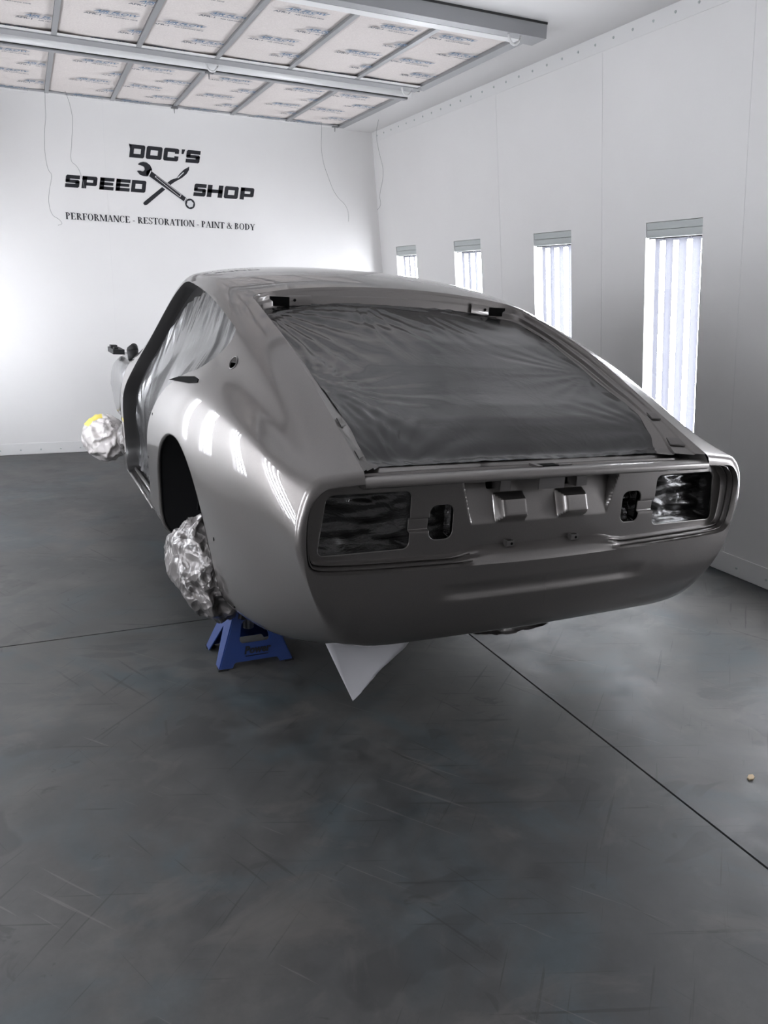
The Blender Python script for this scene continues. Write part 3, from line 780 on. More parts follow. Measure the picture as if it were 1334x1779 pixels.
# side opening jamb: inset and drop vary round the loop
SP = smooth_poly(SIDE, 3)
n = len(SP); tn = np.roll(SP, -1, 0) - np.roll(SP, 1, 0); tn /= np.linalg.norm(tn, axis=1)[:, None] + 1e-9
nin = np.stack([-tn[:, 1], tn[:, 0]], 1)
cc = SP.mean(0)
if ((cc - SP) * nin).sum() < 0: nin = -nin
front = np.clip((SP[:, 0] - 1.25) / .25, 0, 1); low = (SP[:, 1] > 1.33) * 1.
ins_w = .010 + .052 * front * (1 - .55 * low); drop_w = .050 + .012 * front
prof = [(0, 0), (.02, .06), (.06, .16), (.12, .7), (.2, 1.), (1., 1.04)]
RB = np.zeros((len(prof), n + 1, 3))
for a, (fi, fd) in enumerate(prof):
    for i in range(n):
        q = SP[i] + nin[i] * ins_w[i] * fi; p = msurf(*q); p = p.copy(); p[0] -= drop_w[i] * fd; p[2] -= .0 ; RB[a, i] = p
    RB[a, n] = RB[a, 0]
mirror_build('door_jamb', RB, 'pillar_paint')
# a bright rolled edge round the same opening
# masking film stretched over door and side window
filmP = SP + nin * (ins_w - .004)[:, None]
def film_side(side):
    def Pf(u, v):
        P = grid_pts(u, v).copy()
        P[..., 0] -= .056
        U, Vv = np.meshgrid(u, v, indexing='ij'); d = -poly_sd(U, Vv, filmP)
        sag = np.clip(d / .12, 0, 1); P[..., 0] -= .018 * sag
        # a stretched crease from the window corner down to the door
        for i in range(P.shape[0]):
            for j in range(P.shape[1]):
                y, z = P[i, j, 1], P[i, j, 2]; e = max(0, 1 - d[i, j] / .09)
                P[i, j, 0] += .011 * e * noise.noise(Vector((y * 26, z * 9, 3 * side))) + .006 * noise.noise(Vector((y * 5 + z * 3, z * 2.2 - y, 7)))
                P[i, j, 0] += .010 * math.exp(-((y - (.86 + .25 * (z - 1.0))) / .015) ** 2) * (1 if z > .95 else 0)
        P[..., 0] *= side
        return P
    uu = np.linspace(.52, 2.05, 150); vv = np.linspace(.62, 1.46, 96)
    v_, f_ = clip_grid(uu, vv, Pf, lambda U, V_, P: -poly_sd(U, V_, filmP))
    if side < 0: f_ = [f[::-1] for f in f_]
    return v_, f_
v_, f_ = film_side(-1)
tag(on_car(link_mesh('masking_film', v_, f_, 'door_film', None, True)), 'silvery masking film stretched over the left side window and door opening of the car', 'masking film')
v_, f_ = film_side(1)
tag(on_car(link_mesh('masking_film', v_, f_, 'door_film', None, True)), 'masking film over the far right door opening, out of sight behind the car', 'masking film')
# windscreen film
uu = np.linspace(1.70, 2.37, 30); vv = np.linspace(0, .54, 24); P = grid_pts(uu, vv); P[..., 2] -= .012
mb = MB(); mb.grid(P); Q = P.copy(); Q[..., 0] *= -1; mb.grid(Q, 0, True)
tag(on_car(mb.build('masking_film', 'dark_film', None, True)), 'dark masking film over the windscreen opening behind the car roof', 'masking film')
# ---- wheel arches: inner well and folded lip
th = np.linspace(-.30, PI + .30, 60)
def arch_s(y, z):
    sg_ = np.linspace(SS[5], SS[9] + .03, 160); G = grid_pts(np.array([y]), sg_)[0]; j = int(np.argmin(np.abs(G[:, 2] - z))); return G[j, 0]
edge = np.array([(arch_s(AY + AR * math.cos(a), AZ + AR * math.sin(a)), AY + AR * math.cos(a), AZ + AR * math.sin(a)) for a in th])
LP = np.zeros((5, len(th), 3))
for a, (dr, dx) in enumerate(((.001, .001), (-.003, -.0005), (-.005, -.003), (-.006, -.006), (-.004, -.011))):
    for i, t in enumerate(th):
        LP[a, i] = (edge[i, 0] + dx, AY + (AR + dr) * math.cos(t), AZ + (AR + dr) * math.sin(t))
mirror_build('wheel_arch_lip', LP, 'car_paint')
WL = np.zeros((8, len(th), 3))
for a, f in enumerate(np.linspace(0, 1, 8)):
    for i, t in enumerate(th):
        r = AR + .002 - .03 * (f > .5) * (f - .5)
        WL[a, i] = (edge[i, 0] - .009 - (edge[i, 0] - .009 - .43) * f, AY + r * math.cos(t), AZ + r * math.sin(t))
for sx in (-1, 1):
    mb = MB(); Q = WL.copy(); Q[..., 0] *= sx; mb.grid(Q, 0, sx < 0)
    fan = [(sx * .43, AY + AR * math.cos(t), AZ + AR * math.sin(t)) for t in th]; mb.add([(sx * .43, AY, AZ)] + fan, [(0, i, i + 1) for i in range(1, len(fan))])
    # strut tower and seam inside the well
    mb.tube([(sx * .50, AY + .02, .30), (sx * .50, AY, .74)], .05, 12)
    mb.tube([(sx * .66, AY + AR * math.cos(t) * .985, AZ + AR * math.sin(t) * .985) for t in th[6:-6]], .004, 5)
    mb.build('wheel_well', 'undercoat', car, True)
# ---- rear glass opening: gutter channel all round
LO = [(-.270, S2), (-.225, S2), (-.17, S2), (-.10, S2), (-.03, S2), (.05, S2), (.12, S2), (.20, S2), (.29, S2), (.38, S2), (.47, S2), (.56, S2), (.63, S2), (.685, S2)]
LI = [(.470, -.168, .809), (.492, -.135, .818), (.502, -.105, .850), (.507, -.055, .890), (.510, -.02, .912), (.512, .05, .942), (.513, .12, .965), (.515, .20, .995), (.517, .29, 1.032), (.519, .38, 1.064), (.521, .46, 1.095), (.522, .54, 1.120), (.520, .61, 1.140), (.515, .67, 1.158)]
OUT = [msurf(y, s) for y, s in LO]
for t in np.linspace(0, 1, 6)[1:]:
    a = t * PI / 2; r = .035; sc = S2 - r + r * math.cos(a); yc = ytop(S2) - r + r * math.sin(a) + .0; OUT.append(msurf(yc, sc))
LI += [(.510, .695, 1.165), (.502, .712, 1.170), (.490, .724, 1.173), (.475, .733, 1.175), (.455, .739, 1.177)]
for s in np.linspace(S2 - .06, 0, 16):
    OUT.append(msurf(float(ytop(s)), s)); LI.append((.445 * s / (S2 - .06), .742 + .018 * (1 - (s / S2) ** 2), 1.200 - .022 * (s / S2) ** 2))
OUT = np.array(OUT); INN = np.array(LI)
prof = [(0, 0), (.02, .10), (.06, .15), (.17, .17), (.20, .22), (.22, .42), (.26, .47), (.55, .52), (.60, .56), (.63, .86), (.68, .92), (.93, .955), (.97, .97), (1, 1.0)]
GT = np.zeros((len(prof), len(OUT), 3))
for a, (f, g) in enumerate(prof):
    GT[a, :, :2] = OUT[:, :2] * (1 - f) + INN[:, :2] * f; GT[a, :, 2] = OUT[:, 2] * (1 - g) + INN[:, 2] * g
mirror_build('hatch_gutter', GT, 'car_paint', False)
# hinge pockets in the header, with bolt holes, and the seam tabs low on the gutter
def gpt(i, f, g): return np.array([OUT[i, 0] * (1 - f) + INN[i, 0] * f, OUT[i, 1] * (1 - f) + INN[i, 1] * f, OUT[i, 2] * (1 - g) + INN[i, 2] * g])
for sx in (-1, 1):
    mb = MB(); y = .738
    mb.box((sx * .450 - .038, y, 1.187), (sx * .450 + .038, y + .004, 1.219), 0)
    mb.build('hinge_pocket', 'black_hole', car)
    for dx in (-.058, .056):
        mb = MB(); mb.tube([(sx * (.450 + dx), y - .0, 1.206 - .06 * dx), (sx * (.450 + dx), y + .004, 1.206 - .06 * dx)], .005, 10); mb.build('bolt_hole', 'black_hole', car)
    mb = MB()
    P = np.zeros((3, 30, 3)); y = .7405
    for a, (dy, z0) in enumerate(((0.006, 0.0), (.001, .2), (.001, 1.))):
        for i, x in enumerate(np.linspace(.33, .528, 30)):
            top = 1.231 - .078 * (x - .33); bot = 1.196 - .073 * (x - .33)
            P[a, i] = (sx * x, y + dy, top * (1 - z0) + bot * z0)
    mb.grid(P, 0, sx > 0); mb.build('hinge_plate', 'car_paint', car, True)
    for (i0, w) in ((1, .6), (3, .8)):
        a = gpt(i0, .24, .44); b2 = gpt(i0, .60, .50); a2 = gpt(i0 + 1, .24, .44); b3 = gpt(i0 + 1, .60, .50)
        q = [a, b2, b3 * .55 + b2 * .45, a2 * .55 + a * .45]
        mb = MB(); mb.prism([0, 1, 2, 3], lambda k_, h: (sx * q[k_][0], q[k_][1], q[k_][2] + .004 + .004 * h)); mb.build('gutter_tab', 'dull_paint', car)
# ---- deck lip under the glass
xx = np.linspace(-.566, .566, 60)
lipprof = [(-.150, .800), (-.166, .806), (-.172, .803), (-.180, .797), (-.200, .796), (-.204, .802), (-.214, .803), (-.218, .797), (-.238, .797), (-.243, .804), (-.262, .807), (-.280, .806), (-.290, .801), (-.2945, .793), (-.293, .785), (-.286, .781), (-.26, .780), (-.245, .782)]
P = np.zeros((len(lipprof), len(xx), 3))
for a, (y, z) in enumerate(lipprof):
    w = np.clip((-.19 - y) / .1, 0, 1)
    P[a, :, 0] = xx * (.90 if y > -.16 else 1.0) ; P[a, :, 1] = y - w * .006 * (1 - (xx / .57) ** 2); P[a, :, 2] = z + .003 * (1 - (xx / .57) ** 2)
mb = MB(); mb.grid(P, 0, True); sharp(mb.build('deck_lip', 'car_paint', car, True), .7)
for sx in (-1, 1):
    q = [(y, msurf(y, S2)[2]) for y in (-.27, -.24, -.21, -.18, -.15)]
    pl_ = [(-.291, .800)] + q + [(-.15, .79), (-.20, .782), (-.290, .782)]
    mb = MB(); mb.prism(pl_, lambda p, h: (sx * (.5645 + .002 * h), p[0], p[1])); mb.build('lip_end', 'car_paint', car)
mb = MB(); mb.box((-.028, -.262, .803), (.030, -.232, .8115)); mb.build('latch_slot', 'black_hole', car)
mb = MB(); mb.box((-.045, -.268, .806), (-.030, -.225, .813)); mb.box((.032, -.262, .806), (.075, -.250, .8125)); mb.build('latch_plate', 'dull_paint', car)
# ---- stepped frame round the lamp panel
w_c = np.clip((np.abs(FR[:, 0]) - .20) / .10, 0, 1); w_c = np.where(FR[:, 2] > .6, 1, w_c); w_c = w_c ** 2 * (3 - 2 * w_c)
st_d = [(0, 0), (.003, .010), (.0055, .020), (.0070, .0135), (.0100, .0135), (.0118, .030), (.0140, .036), (.0155, .0285), (.0188, .0285), (.0208, .046), (.0260, .054)]
steps = [(d_, e_, .042 * k_ / 10, .053 * (k_ / 10) ** 1.3) for k_, (d_, e_) in enumerate(st_d)]
tt = np.clip((rs - SS[3]) / (SS[4] - SS[3]), 0, 1)
ST = np.zeros((len(steps), len(rs), 3))
for a, (d, dep, dc, depc) in enumerate(steps):
    dd = d * w_c + dc * (1 - w_c); de = dep * w_c + depc * (1 - w_c)
    sc_ = .35 + .65 * tt
    ST[a] = FR + inward * (dd * sc_)[:, None]; ST[a, :, 1] = FR[:, 1] + de
    ST[a, -1, 0] = 0
mirror_build('lamp_frame', ST, 'car_paint', False)
# ---- pressed rear panel
def smst(t): t = np.clip(t, 0, 1); return t * t * (3 - 2 * t)
def panel_y(x, z):
    y = -.238 - .007 * (1 - (x / .7) ** 2) + 0 * z
    wc = 1 - smst((np.abs(x) - .20) / .10)
    hw = .232 + (z - .658) * .28
    rec = smst((hw - np.abs(x)) / .006) * np.clip(z - .657, 0, 1) * .36
    y = y + rec
    for bx in (-.104, .104):
        h = np.minimum(np.minimum((.050 - np.abs(x - bx)) / .017, (z - .655) / .030), (.733 - z) / .014)
        y = y - .034 * smst(h)
    br = smst((x * 0 + .054 - np.abs(np.abs(x) - .386)) / .004) * smst((.020 - np.abs(z - .668)) / .004)
    y = y + .010 * br
    return y
def rr(x, z, x0, x1, z0, z1, r): return rbox(np.abs(x - (x0 + x1) / 2) - (x1 - x0) / 2, np.abs(z - (z0 + z1) / 2) - (z1 - z0) / 2, r)
def panel_phi(x, z, P):
    ax = np.abs(x); sl = (z - .607) / .153
    v = rr(ax + .022 * sl * (ax > .54) * smst((ax - .5) / .1), z, .414, .667, .607, .760, .018)
    v = np.minimum(v, rr(ax + .0 * sl, z, .287 + .0, .358, .624, .718, .022))
    v = np.minimum(v, rr(x, z, -.172, -.108, .744, .82, .003)); v = np.minimum(v, rr(x, z, .088, .158, .744, .82, .003))
    v = np.minimum(v, rr(x, z, -.215, .205, .768, .82, .003))
    return v
def Ppanel(u, v):
    X, Z = np.meshgrid(u, v, indexing='ij'); return np.stack([X, panel_y(X, Z), Z], -1)
v_, f_ = clip_grid(np.linspace(-.70, .70, 470), np.linspace(.562, .800, 84), Ppanel, panel_phi)
RPANEL = rp = sharp(link_mesh('rear_panel', v_, f_, 'car_paint', car, True), .35)
sd = rp.modifiers.new('thickness', 'SOLIDIFY'); sd.thickness = .0035; sd.offset = -1
mb = MB(); mb.box((-.70, -.150, .50), (.70, -.145, .80)); mb.build('dark_slot_backing', 'undercoat', car)  # dark sheet added behind the rear panel so its cut slots look dark
holes = [(-.675, .752), (-.515, .776), (-.392, .744), (-.262, .664), (-.402, .620), (-.515, .590), (-.68, .598), (.515, .776), (.385, .752), (.272, .664), (.392, .622), (.50, .593), (.675, .60), (-.083, .704), (-.103, .704), (.104, .708), (.120, .708)]
for (x, z) in holes:
    r = .0062 if abs(x) > .2 else .0042
    y = float(panel_y(np.array(x), np.array(z))); mb = MB(); mb.tube([(x, y - .0008, z), (x, y + .003, z)], r, 12); mb.build('bolt_hole', 'black_hole', rp)
dim = MB()
for x in list(np.arange(-.62, .66, .068)):
    z = .5905 if abs(x) > .25 else .598
    y = float(panel_y(np.array(x), np.array(z))); dim.tube([(x, y - .0015, z), (x, y + .002, z)], [.0022, .0042], 8)
for z in (.745, .72, .69, .645, .615): 
    for x in ((.018,) if z > .7 else (.018, -.04)):
        y = float(panel_y(np.array(x), np.array(z))); dim.tube([(x, y - .0012, z), (x, y + .002, z)], [.0022, .004], 8)
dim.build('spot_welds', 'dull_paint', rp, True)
for (x, w) in ((-.130, .017), (.128, .019)):
    mb = MB(); mb.box((x - w, -.246, .744), (x + w, -.243, .792)); mb.box((x - w, -.246, .744), (x - w + .003, -.205, .792)); mb.box((x + w - .003, -.246, .744), (x + w, -.205, .792))
    mb.build('stop_bracket', 'dull_paint', rp)
mb = MB(); mb.box((-.036, -.268, .748), (.050, -.265, .790)); mb.build('striker_plate', 'dull_paint', rp)
mb = MB(); mb.box((-.024, -.269, .780), (-.014, -.2675, .784)); mb.box((.032, -.269, .780), (.042, -.2675, .784)); mb.build('striker_slot', 'black_hole', rp)
for x in (-.108, .112):
    mb = MB(); y = -.246
    mb.box((x - .030, y - .001, .590), (x - .012, y + .001, .606)); mb.box((x - .014, y - .018, .590), (x - .011, y, .608)); mb.box((x - .014, y - .018, .5905), (x + .014, y - .015, .606)); mb.box((x + .011, y - .018, .5905), (x + .014, y, .606))
    bevel(mb.build('number_plate_clip', 'dull_paint', rp), .0008)
    mb = MB(); mb.tube([(x + .003, y - .0185, .598), (x + .003, y - .015, .598)], .004, 10); mb.build('bolt_hole', 'black_hole', rp)
# films behind the lamp openings
def lamp_film(x0, x1, z0, z1, seed, label, amp=.012):
    nx_, nz_ = 60, 40; P = np.zeros((nz_, nx_, 3))
    for i in range(nz_):
        for j in range(nx_):
            x = x0 + (x1 - x0) * j / (nx_ - 1); z = z0 + (z1 - z0) * i / (nz_ - 1)
            e = min(1, 8 * min(i / (nz_ - 1), 1 - i / (nz_ - 1), j / (nx_ - 1), 1 - j / (nx_ - 1)))
            n1 = noise.noise(Vector((x * 7, z * 34 + .8 * math.sin(x * 9), seed))); n2 = noise.noise(Vector((x * 22, z * 55, seed + 5)))
            P[i, j] = (x, -.214 + .018 * e + e * amp * (n1 * 1.2 + .3 * n2) - e * amp * .5 * abs(noise.noise(Vector((x * 12 + z * 10, z * 16, seed)))), z)
    mb = MB(); mb.grid(P); return tag(on_car(mb.build('lamp_mask', 'lamp_film', None, True)), label, 'masking film', 'films masking the tail lamp openings')
lamp_film(-.685, -.400, .598, .768, 1.3, 'dark glossy film behind the large left tail lamp opening')
lamp_film(.400, .685, .598, .768, 8.1, 'shiny film behind the large right tail lamp opening', .016)
lamp_film(-.372, -.275, .614, .728, 3.7, 'dark film behind the small left opening beside the large lamp hole')
lamp_film(.275, .372, .614, .728, 5.2, 'shiny film behind the small right opening beside the large lamp hole', .016)
# ---- big film over the rear glass
nv, nu = 90, 110
inner = INN
side_pts = inner[:19]            # bottom corner -> top corner
def side_at(t):
    L = np.concatenate([[0], np.cumsum(np.linalg.norm(np.diff(inner[:20], axis=0), axis=1))]); d = t * L[-1]
    return np.array([np.interp(d, L, inner[:20, k]) for k in range(3)])
P = np.zeros((nv, nu, 3)); topz = lambda u: 1.200 - .022 * (u) ** 2
for i in range(nv):
    t = i / (nv - 1); e = side_at(t)
    for j in range(nu):
        u = -1 + 2 * j / (nu - 1)
        bow = (1 - u * u)
        x = e[0] * u * 1.012; y = e[1] + .016 * bow * t - .002 * bow * (1 - t); z = e[2] + bow * (.024 * t + .002 * (1 - t))
        sag = math.sin(PI * t) ** .7 * (1 - u ** 4)
        nrm = np.array([0, -.45, .89])
        d = -.022 * sag
        # fans of wrinkles pulled from the tape at corners and edges
        for (cu, ct, amp, rad, kk_) in ((-1, .92, .0065, .55, 40), (-.35, 1.02, .004, .5, 44), (-1, .35, .006, .40, 38), (-.85, .0, .005, .45, 40), (.15, 1.02, .002, .45, 40), (1, .45, .003, .35, 34), (1, .1, .003, .3, 30)):
            du, dt = (u - cu) * .5, (t - ct) * 1.0; r_ = math.hypot(du, dt) + 1e-4
            if r_ < rad:
                an = math.atan2(dt, du); d += amp * math.sin(an * kk_ * .6 + 1.5 * math.sin(an * 5)) * (r_ / rad) ** .5 * (1 - r_ / rad) * (.9 + .9 * noise.noise(Vector((an * 6, cu, ct))))
        for (cu, ct, sx_, sy_, am) in ((-.62, .90, .30, .09, .013), (-.30, .93, .30, .06, .010), (-.86, .36, .14, .13, .014), (.55, .95, .30, .05, .006)):
            g_ = math.exp(-((u - cu) / sx_) ** 2 - ((t - ct) / sy_) ** 2)
            d += am * g_ + g_ * .0035 * noise.noise(Vector((u * 9 + t * 30, t * 46 - u * 12, cu * 9)))
        ed = min(t, 1 - t, (1 - abs(u)) * .5)
        d += .004 * max(0, 1 - ed / .06) * noise.noise(Vector((u * 14, t * 14, 2)))
        d += .003 * noise.noise(Vector((u * 1.6, t * 2.2, 9)))
        P[i, j] = np.array([x, y, z]) + nrm * d
mb = MB(); mb.grid(P)
rf = mb.build('masking_film', 'window_film', None, True)
sb = rf.modifiers.new('sub', 'SUBSURF'); sb.levels = 1; sb.render_levels = 1
tag(on_car(rf), 'large dark grey masking film with silver wrinkles over the rear glass opening', 'masking film')
# slot in the shoulder below the side window and the fuel vent
for sx in (-1, 1):
    q = [msurf(y, s) for y, s in ((.985, .850), (.86, .832), (.675, .816), (.612, .818), (.60, .826), (.69, .838), (.86, .846))]
    mb = MB(); mb.prism(list(range(7)), lambda k_, h: (sx * (q[k_][0] + .0015 - .02 * (1 - h)), q[k_][1], q[k_][2] + .002 * h)); mb.build('latch_slot', 'black_hole', car)
    ring_ = [msurf(.433 + .0205 * math.cos(a) / .8, .731 + .0165 * math.sin(a)) for a in np.linspace(0, 2 * PI, 25)]
    mb = MB(); mb.tube([(sx * (p[0] + .001), p[1], p[2] + .0005) for p in ring_], .002, 6, 0, False); mb.build('vent_rim', 'dull_paint', car, True)
    ring2 = [(sx * (p[0] - .02), p[1], p[2] - .012) for p in ring_[:-1]]
    mb = MB(); mb.add(ring2, [tuple(range(24))]); mb.build('vent_back', 'black_hole', car)
# small holes in the quarter beside the arch
for (y, s) in ((1.10, .985), (.245, 1.235), (.20, 1.43), (1.235, 1.18)):
    p = msurf(y, s); mb = MB(); mb.tube([(-p[0] - .001, p[1], p[2]), (-p[0] + .004, p[1], p[2])], .0055, 10); mb.build('trim_hole', 'black_hole', car)
# ---- sill treads, hinge pillar face, bulkhead and front structure
for sx in (-1, 1):
    mb = MB()
    for (dx, z) in ((.0, .352), (.028, .366)):
        mb.tube([(sx * (.795 - dx), 1.30, z - .010), (sx * (.795 - dx), 1.65, z), (sx * (.790 - dx), 2.03, z + .002)], .0075, 8)
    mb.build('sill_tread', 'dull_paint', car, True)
    mb = MB()
    P = np.zeros((5, 12, 3))
    for i, z in enumerate(np.linspace(.32, .86, 12)):
        xo = arch_s(2.05, z) if z < .84 else .75
        for a, (dx, dy) in enumerate(((.0, .04), (-.012, .060), (-.02, .10), (-.03, .15), (-.10, .18))): P[a, i] = (sx * (xo + dx), 2.05 + dy, z)
    mb.grid(P, 0, sx < 0); mb.build('hinge_pillar', 'car_paint', car, True)
    for z in (.655, .628):
        p = msurf(1.955, .99 if z > .64 else 1.015); mb = MB(); mb.tube([(sx * (p[0] - .064), 1.944, z), (sx * (p[0] - .066), 1.958, z)], .007, 10); mb.build('bolt_hole', 'black_hole', car)
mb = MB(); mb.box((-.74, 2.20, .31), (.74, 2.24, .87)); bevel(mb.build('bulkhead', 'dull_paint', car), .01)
mb = MB()
for sx in (-1, 1):
    mb.box((min(sx * .50, sx * .56), 2.24, .52), (max(sx * .50, sx * .56), 3.75, .80)); mb.box((min(sx * .38, sx * .46), 2.24, .30), (max(sx * .38, sx * .46), 3.75, .40))
mb.box((-.56, 3.70, .36), (.56, 3.76, .80)); bevel(mb.build('front_frame', 'dull_paint', car), .012)
mb = MB(); mb.box((-.44, -.10, .315), (.44, 2.3, .335)); mb.box((-.72, 1.15, .325), (.72, 2.2, .345)); mb.build('floor_pan', 'undercoat', car)
mb = MB(); mb.tube([(-.60, .60, .31), (-.2, .66, .30), (.2, .66, .30), (.60, .60, .31)], .035, 10); mb.build('rear_crossmember', 'undercoat', car, True)
mb = MB(); mb.tube([(-.55, 3.0, .31), (.55, 3.0, .31)], .035, 10); mb.build('front_crossmember', 'undercoat', car, True)
# ================================================================== WRAPS, PAPER, STAND
def crumple(name, mat, c, rad, seed, sub=4, amp=.12, squash=None, shape=None, flat=True, mats=None, fmat=None):
    bm = bmesh.new(); bmesh.ops.create_icosphere(bm, subdivisions=sub, radius=1)
    for v in bm.verts:
        n_ = v.co.copy()
        w_ = n_ + .25 * noise.noise_vector(n_ * 1.7 + Vector((seed, 2, 0)))
        d = 1 - amp * abs(noise.noise(w_ * 1.9 + Vector((seed, 0, 0)))) * 2.2 - amp * .5 * abs(noise.noise(w_ * 3.4 + Vector((0, seed, 0)))) * 2 - amp * .12 * abs(noise.noise(w_ * 8 + Vector((0, 0, seed)))) * 2 + amp * .6
        p = n_ * d
        if shape: p = shape(p)
        v.co = Vector((p.x * rad[0] + c[0], p.y * rad[1] + c[1], p.z * rad[2] + c[2]))
    V_ = [v.co[:] for v in bm.verts]; F_ = [[v.index for v in f.verts] for f in bm.faces]; bm.free()
    o = link_mesh(name, V_, F_, mat, None, not flat, mats)
    return o
# bag round the rear left hub
def sh_rear(p):
    q = p.copy()
    k_ = max(0, p.z); q.y *= 1 - .45 * k_; q.y -= .35 * k_; q.x *= 1 - .1 * k_
    k2 = max(0, -p.z); q.y *= 1 - .35 * k2; q.y -= .55 * k2; q.x += .25 * k2 ; return q
o = crumple('wheel_wrap', 'bag_paper', (-.768, .575, .352), (.120, .245, .170), 3.1, 5, .11, None, sh_rear, False)
tag(on_car(o), 'crumpled grey masking paper wrapped round the rear left hub, below the wheel arch', 'masking paper')
o = crumple('wheel_wrap', 'light_paper', (-.785, 3.02, .345), (.13, .28, .135), 7.4, 5, .10, None, None, False)
o.data.materials.append(MATS['yellow_tape'])
for p in o.data.polygons:
    if p.center.z > .415 and p.center.x < -.80 and p.center.y > 2.95: p.material_index = 1
tag(on_car(o), 'pale crumpled paper with yellow tape wrapped round the front left hub', 'masking paper')
o = crumple('wheel_wrap', 'bag_paper', (-.66, 2.64, .40), (.10, .13, .12), 1.9, 5, .10, None, None, False)
tag(on_car(o), 'grey crumpled paper between the front left hub and the door pillar', 'masking paper')
# foil over the scuttle, in front of the door opening
def sh_box(p):
    q = Vector([math.copysign(min(abs(a) * 1.25, 1.0 - .06 * (1 - abs(a))), a) for a in p]); 
    if q.z < 0: q.y = q.y * (1 + .75 * q.z) - .10 * q.z; 
    return q
o = crumple('foil_wrap', 'foil', (-.650, 2.47, .70), (.125, .37, .165), 5.5, 4, .035, None, sh_box, False)
tag(on_car(o), 'shiny silver foil wrap over the scuttle ahead of the left door pillar', 'foil')
o = crumple('foil_wrap', 'foil', (-.700, 2.24, .39), (.055, .10, .15), 6.5, 3, .10, None, None, False)
tag(on_car(o), 'narrow strip of silver foil hanging below the scuttle beside the door pillar', 'foil')
mb = MB()
Mx = Matrix.Translation(Vector((-.745, 2.70, .885)))
mb.box((-.03, -.13, -.012), (.03, .10, .014), 0, Mx); mb.box((-.02, -.10, .01), (.0, -.06, .024), 0, Mx); mb.box((-.025, .0, .01), (.01, .06, .028), 0, Mx)
tag(on_car(mb.build('wiper_linkage', 'rubber')), 'black wiper linkage lying on the foil, further from the pillar', 'car part')
mb = MB(); mb.tube([(-.705, 2.36, .85), (-.705, 2.36, .915)], [.022, .03], 10); mb.tube([(-.705, 2.36, .91), (-.69, 2.40, .93)], [.03, .018], 10)
tag(on_car(mb.build('wiper_pivot', 'rubber', None, True)), 'black wiper pivot standing on the foil next to the windscreen pillar', 'car part')
# paper corner hanging below the tail, with the lifted fold above it
def sheet(name, quad, n, fn, mat, label, cat):
    a, b_, c, d = [np.array(q) for q in quad]; P = np.zeros((n, n, 3))
    for i in range(n):
        for j in range(n):
            u, v = i / (n - 1), j / (n - 1); P[i, j] = fn((a * (1 - u) + b_ * u) * (1 - v) + (d * (1 - u) + c * u) * v, u, v)
    mb = MB(); mb.grid(P); o = mb.build(name, mat, None, True); s2 = o.modifiers.new('t', 'SOLIDIFY'); s2.thickness = .0008
    return tag(on_car(o), label, cat)
# triangle: top edge a->b, lower corner c, torn edge between b and c
TA, TB, TC = np.array((-.573, -.08, .300)), np.array((-.285, -.08, .268)), np.array((-.487, -.10, .110))
mb = MB(); rows = 26; pts = []
rnd = random.Random(2)
for i in range(rows):
    v = i / (rows - 1); l = TA * (1 - v) + TC * v; r = TB * (1 - v) + TC * v
    tear = (.006 * math.sin(v * 9) + .006 * (rnd.random() - .5)) * (1 if 0 < v < 1 else 0) - .010 * math.sin(v * PI)
    r = r + np.array([tear, 0, tear * .3])
    for j in range(12):
        u = j / 11; p = l * (1 - u) + r * u; p = p + np.array([0, .012 * math.sin(u * 2.6 + v) * (1 - v), 0]); pts.append(p)
mb.add(pts, [(i * 12 + j, i * 12 + j + 1, (i + 1) * 12 + j + 1, (i + 1) * 12 + j) for i in range(rows - 1) for j in range(11)])
o = mb.build('masking_paper', 'grey_paper', None, True); s2 = o.modifiers.new('t', 'SOLIDIFY'); s2.thickness = .0008
tag(on_car(o), 'grey triangular corner of masking paper hanging below the tail of the car', 'masking paper')
mb = MB(); P = np.zeros((8, 20, 3))
for i in range(20):
    u = i / 19; top = .062 * math.sin(PI * min(1, u * 1.25)) ** 1.3 if u < .8 else 0
    for a in range(8):
        t = a / 7; x = TA[0] * (1 - u) + TB[0] * u; z = TA[2] * (1 - u) + TB[2] * u
        P[a, i] = (x, -.078 + .10 * t, z + .003 + top * math.sin(t * PI / 2) + .012 * t)
mb.grid(P); tag(on_car(mb.build('masking_paper', 'grey_paper', None, True)), 'curled upper fold of the hanging paper, tucked up behind the rear valance', 'masking paper')
def drape(x0, x1, z_top, z_low, y, label, seed, mat, skew):
    mb = MB(); P = np.zeros((14, 40, 3))
    for a in range(14):
        for i in range(40):
            u = i / 39; t = a / 13; dz = skew(u)
            x = x0 + (x1 - x0) * u
            P[a, i] = (x, y + .05 * math.sin(PI * t) + .014 * noise.noise(Vector((x * 22, t * 5, seed))), z_top + (dz - z_top) * math.sin(t * PI / 2) + .007 * noise.noise(Vector((x * 30, t * 7, seed + 3))))
    mb.grid(P); return tag(on_car(mb.build('underbody_wrap', mat, None, True)), label, 'masking paper')
drape(-.04, .37, .335, .2, .06, 'dark crumpled wrap sagging under the right half of the tail', 2.2, 'bag_paper', lambda u: .195 - .055 * math.sin(PI * min(1, u * .85)) + .03 * u)
drape(-.20, .06, .30, .2, .14, 'small dark bundle hanging under the middle of the tail', 6.2, 'undercoat', lambda u: .20 - .03 * math.sin(PI * u))
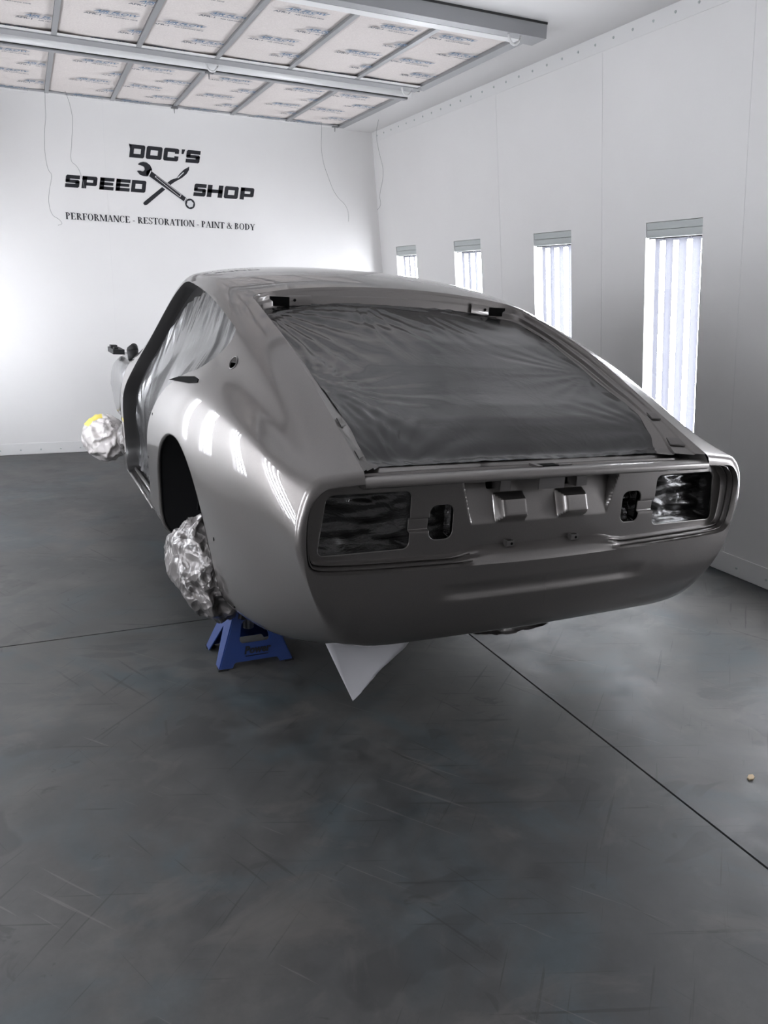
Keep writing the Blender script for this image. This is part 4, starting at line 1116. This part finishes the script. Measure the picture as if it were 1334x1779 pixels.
# ---- blue jack stand under the rear left hub
st = empty('jack_stand', (.632, 2.54, 0)); tag(st, 'blue pressed steel jack stand with dark lettering under the rear left of the car', 'jack stand')
ZB, ZT = .004, .245
def corner(sx, sy, z):       # pyramid legs, local coordinates
    t = z / ZT
    hx = .128 * (1 - t) + .036 * t; hy = .105 * (1 - t) + .034 * t
    return np.array([sx * hx, sy * hy, z])
def face(P0_, P1_, nfun, name, cut, label=None, extra=None):
    """pressed plate between two leg edges; cut(u,z)->phi in metres (positive keeps)"""
    uu = np.linspace(0, 1, 60); zz = np.linspace(ZB, ZT, 60)
    def Pf(u, v):
        P = np.zeros((len(u), len(v), 3))
        for j, z in enumerate(v):
            a = P0_(z); b_ = P1_(z); P[:, j] = a[None] * (1 - u[:, None]) + b_[None] * u[:, None]
        return P
    v_, f_ = clip_grid(uu, zz, Pf, lambda U, V_, P: cut(P))
    o = link_mesh(name, v_, f_, 'stand_blue', st, False); s2 = o.modifiers.new('t', 'SOLIDIFY'); s2.thickness = .004; s2.offset = -1
    return o
def cut_front(P):
    x, z = P[..., 0], P[..., 2]
    hole = rbox(np.abs(x) - (.050 + (z - .10) * -.22), np.abs(z - .118) - .038, .016)
    base = rbox(np.abs(x) - (.085 - z * .5), z - .020, .006)
    return np.minimum(hole, base)
def cut_side(P):
    y, z = P[..., 1], P[..., 2]; hw = .062 * (1 - z / .118)
    return np.where(z < .122, np.abs(y) - hw, .02)
face(lambda z: corner(-1, -1, z), lambda z: corner(1, -1, z), None, 'front_plate', cut_front)
face(lambda z: corner(1, 1, z), lambda z: corner(-1, 1, z), None, 'rear_plate', cut_front)
face(lambda z: corner(-1, 1, z), lambda z: corner(-1, -1, z), None, 'side_plate', cut_side)
face(lambda z: corner(1, -1, z), lambda z: corner(1, 1, z), None, 'side_plate', cut_side)
for sx in (-1, 1):
    for sy in (-1, 1):
        c = corner(sx, sy, .004); mb = MB(); mb.box((c[0] - .026 if sx > 0 else c[0] - .006, c[1] - .006 if sy < 0 else c[1] - .02, 0), (c[0] + .006 if sx > 0 else c[0] + .026, c[1] + .02 if sy < 0 else c[1] + .006, .006)); mb.build('foot', 'rubber', st)
mb = MB(); mb.box((-.04, -.038, ZT - .004), (.04, .038, ZT + .004)); mb.build('top_plate', 'stand_blue', st)
mb = MB(); mb.tube([(0, 0, .10), (0, 0, .262)], .019, 14); mb.box((-.05, -.016, .258), (.05, .016, .272)); mb.build('ratchet_post', 'steel', st)
for (txt, size, x, z, sh) in (('Power', .034, -.040, .046, .25), ('LIFT', .013, .004, .094, .2)):
    v_, f_ = text_polys(txt, size, sh, .0016)
    mb = MB()
    def on_face(p):
        zz = z + p[1]; c = corner(0, -1, zz); return (x + p[0], c[1] - .0056, zz)
    if txt != 'LIFT': mb.add([on_face(p) for p in v_], f_); mb.build('lettering', 'stand_mark', st)
mb = MB(); mb.box((-.036, corner(0, -1, .038)[1] - .0058, .0365), (.044, corner(0, -1, .038)[1] - .0044, .0395)); mb.build('underline', 'stand_mark', st)
# wood chip on the floor
mb = MB(); mb.prism([(-.014, -.002), (-.006, -.008), (.008, -.007), (.016, .001), (.006, .008), (-.010, .006)], lambda p, h: (p[0], p[1], .001 + .004 * h))
o = mb.build('wood_chip', 'wood_chip', None); o.location = (1.713, 1.306, 0); o.rotation_euler = (0, 0, .4)
tag(o, 'small tan chip lying on the dark floor right of the saw-cut joint', 'debris')
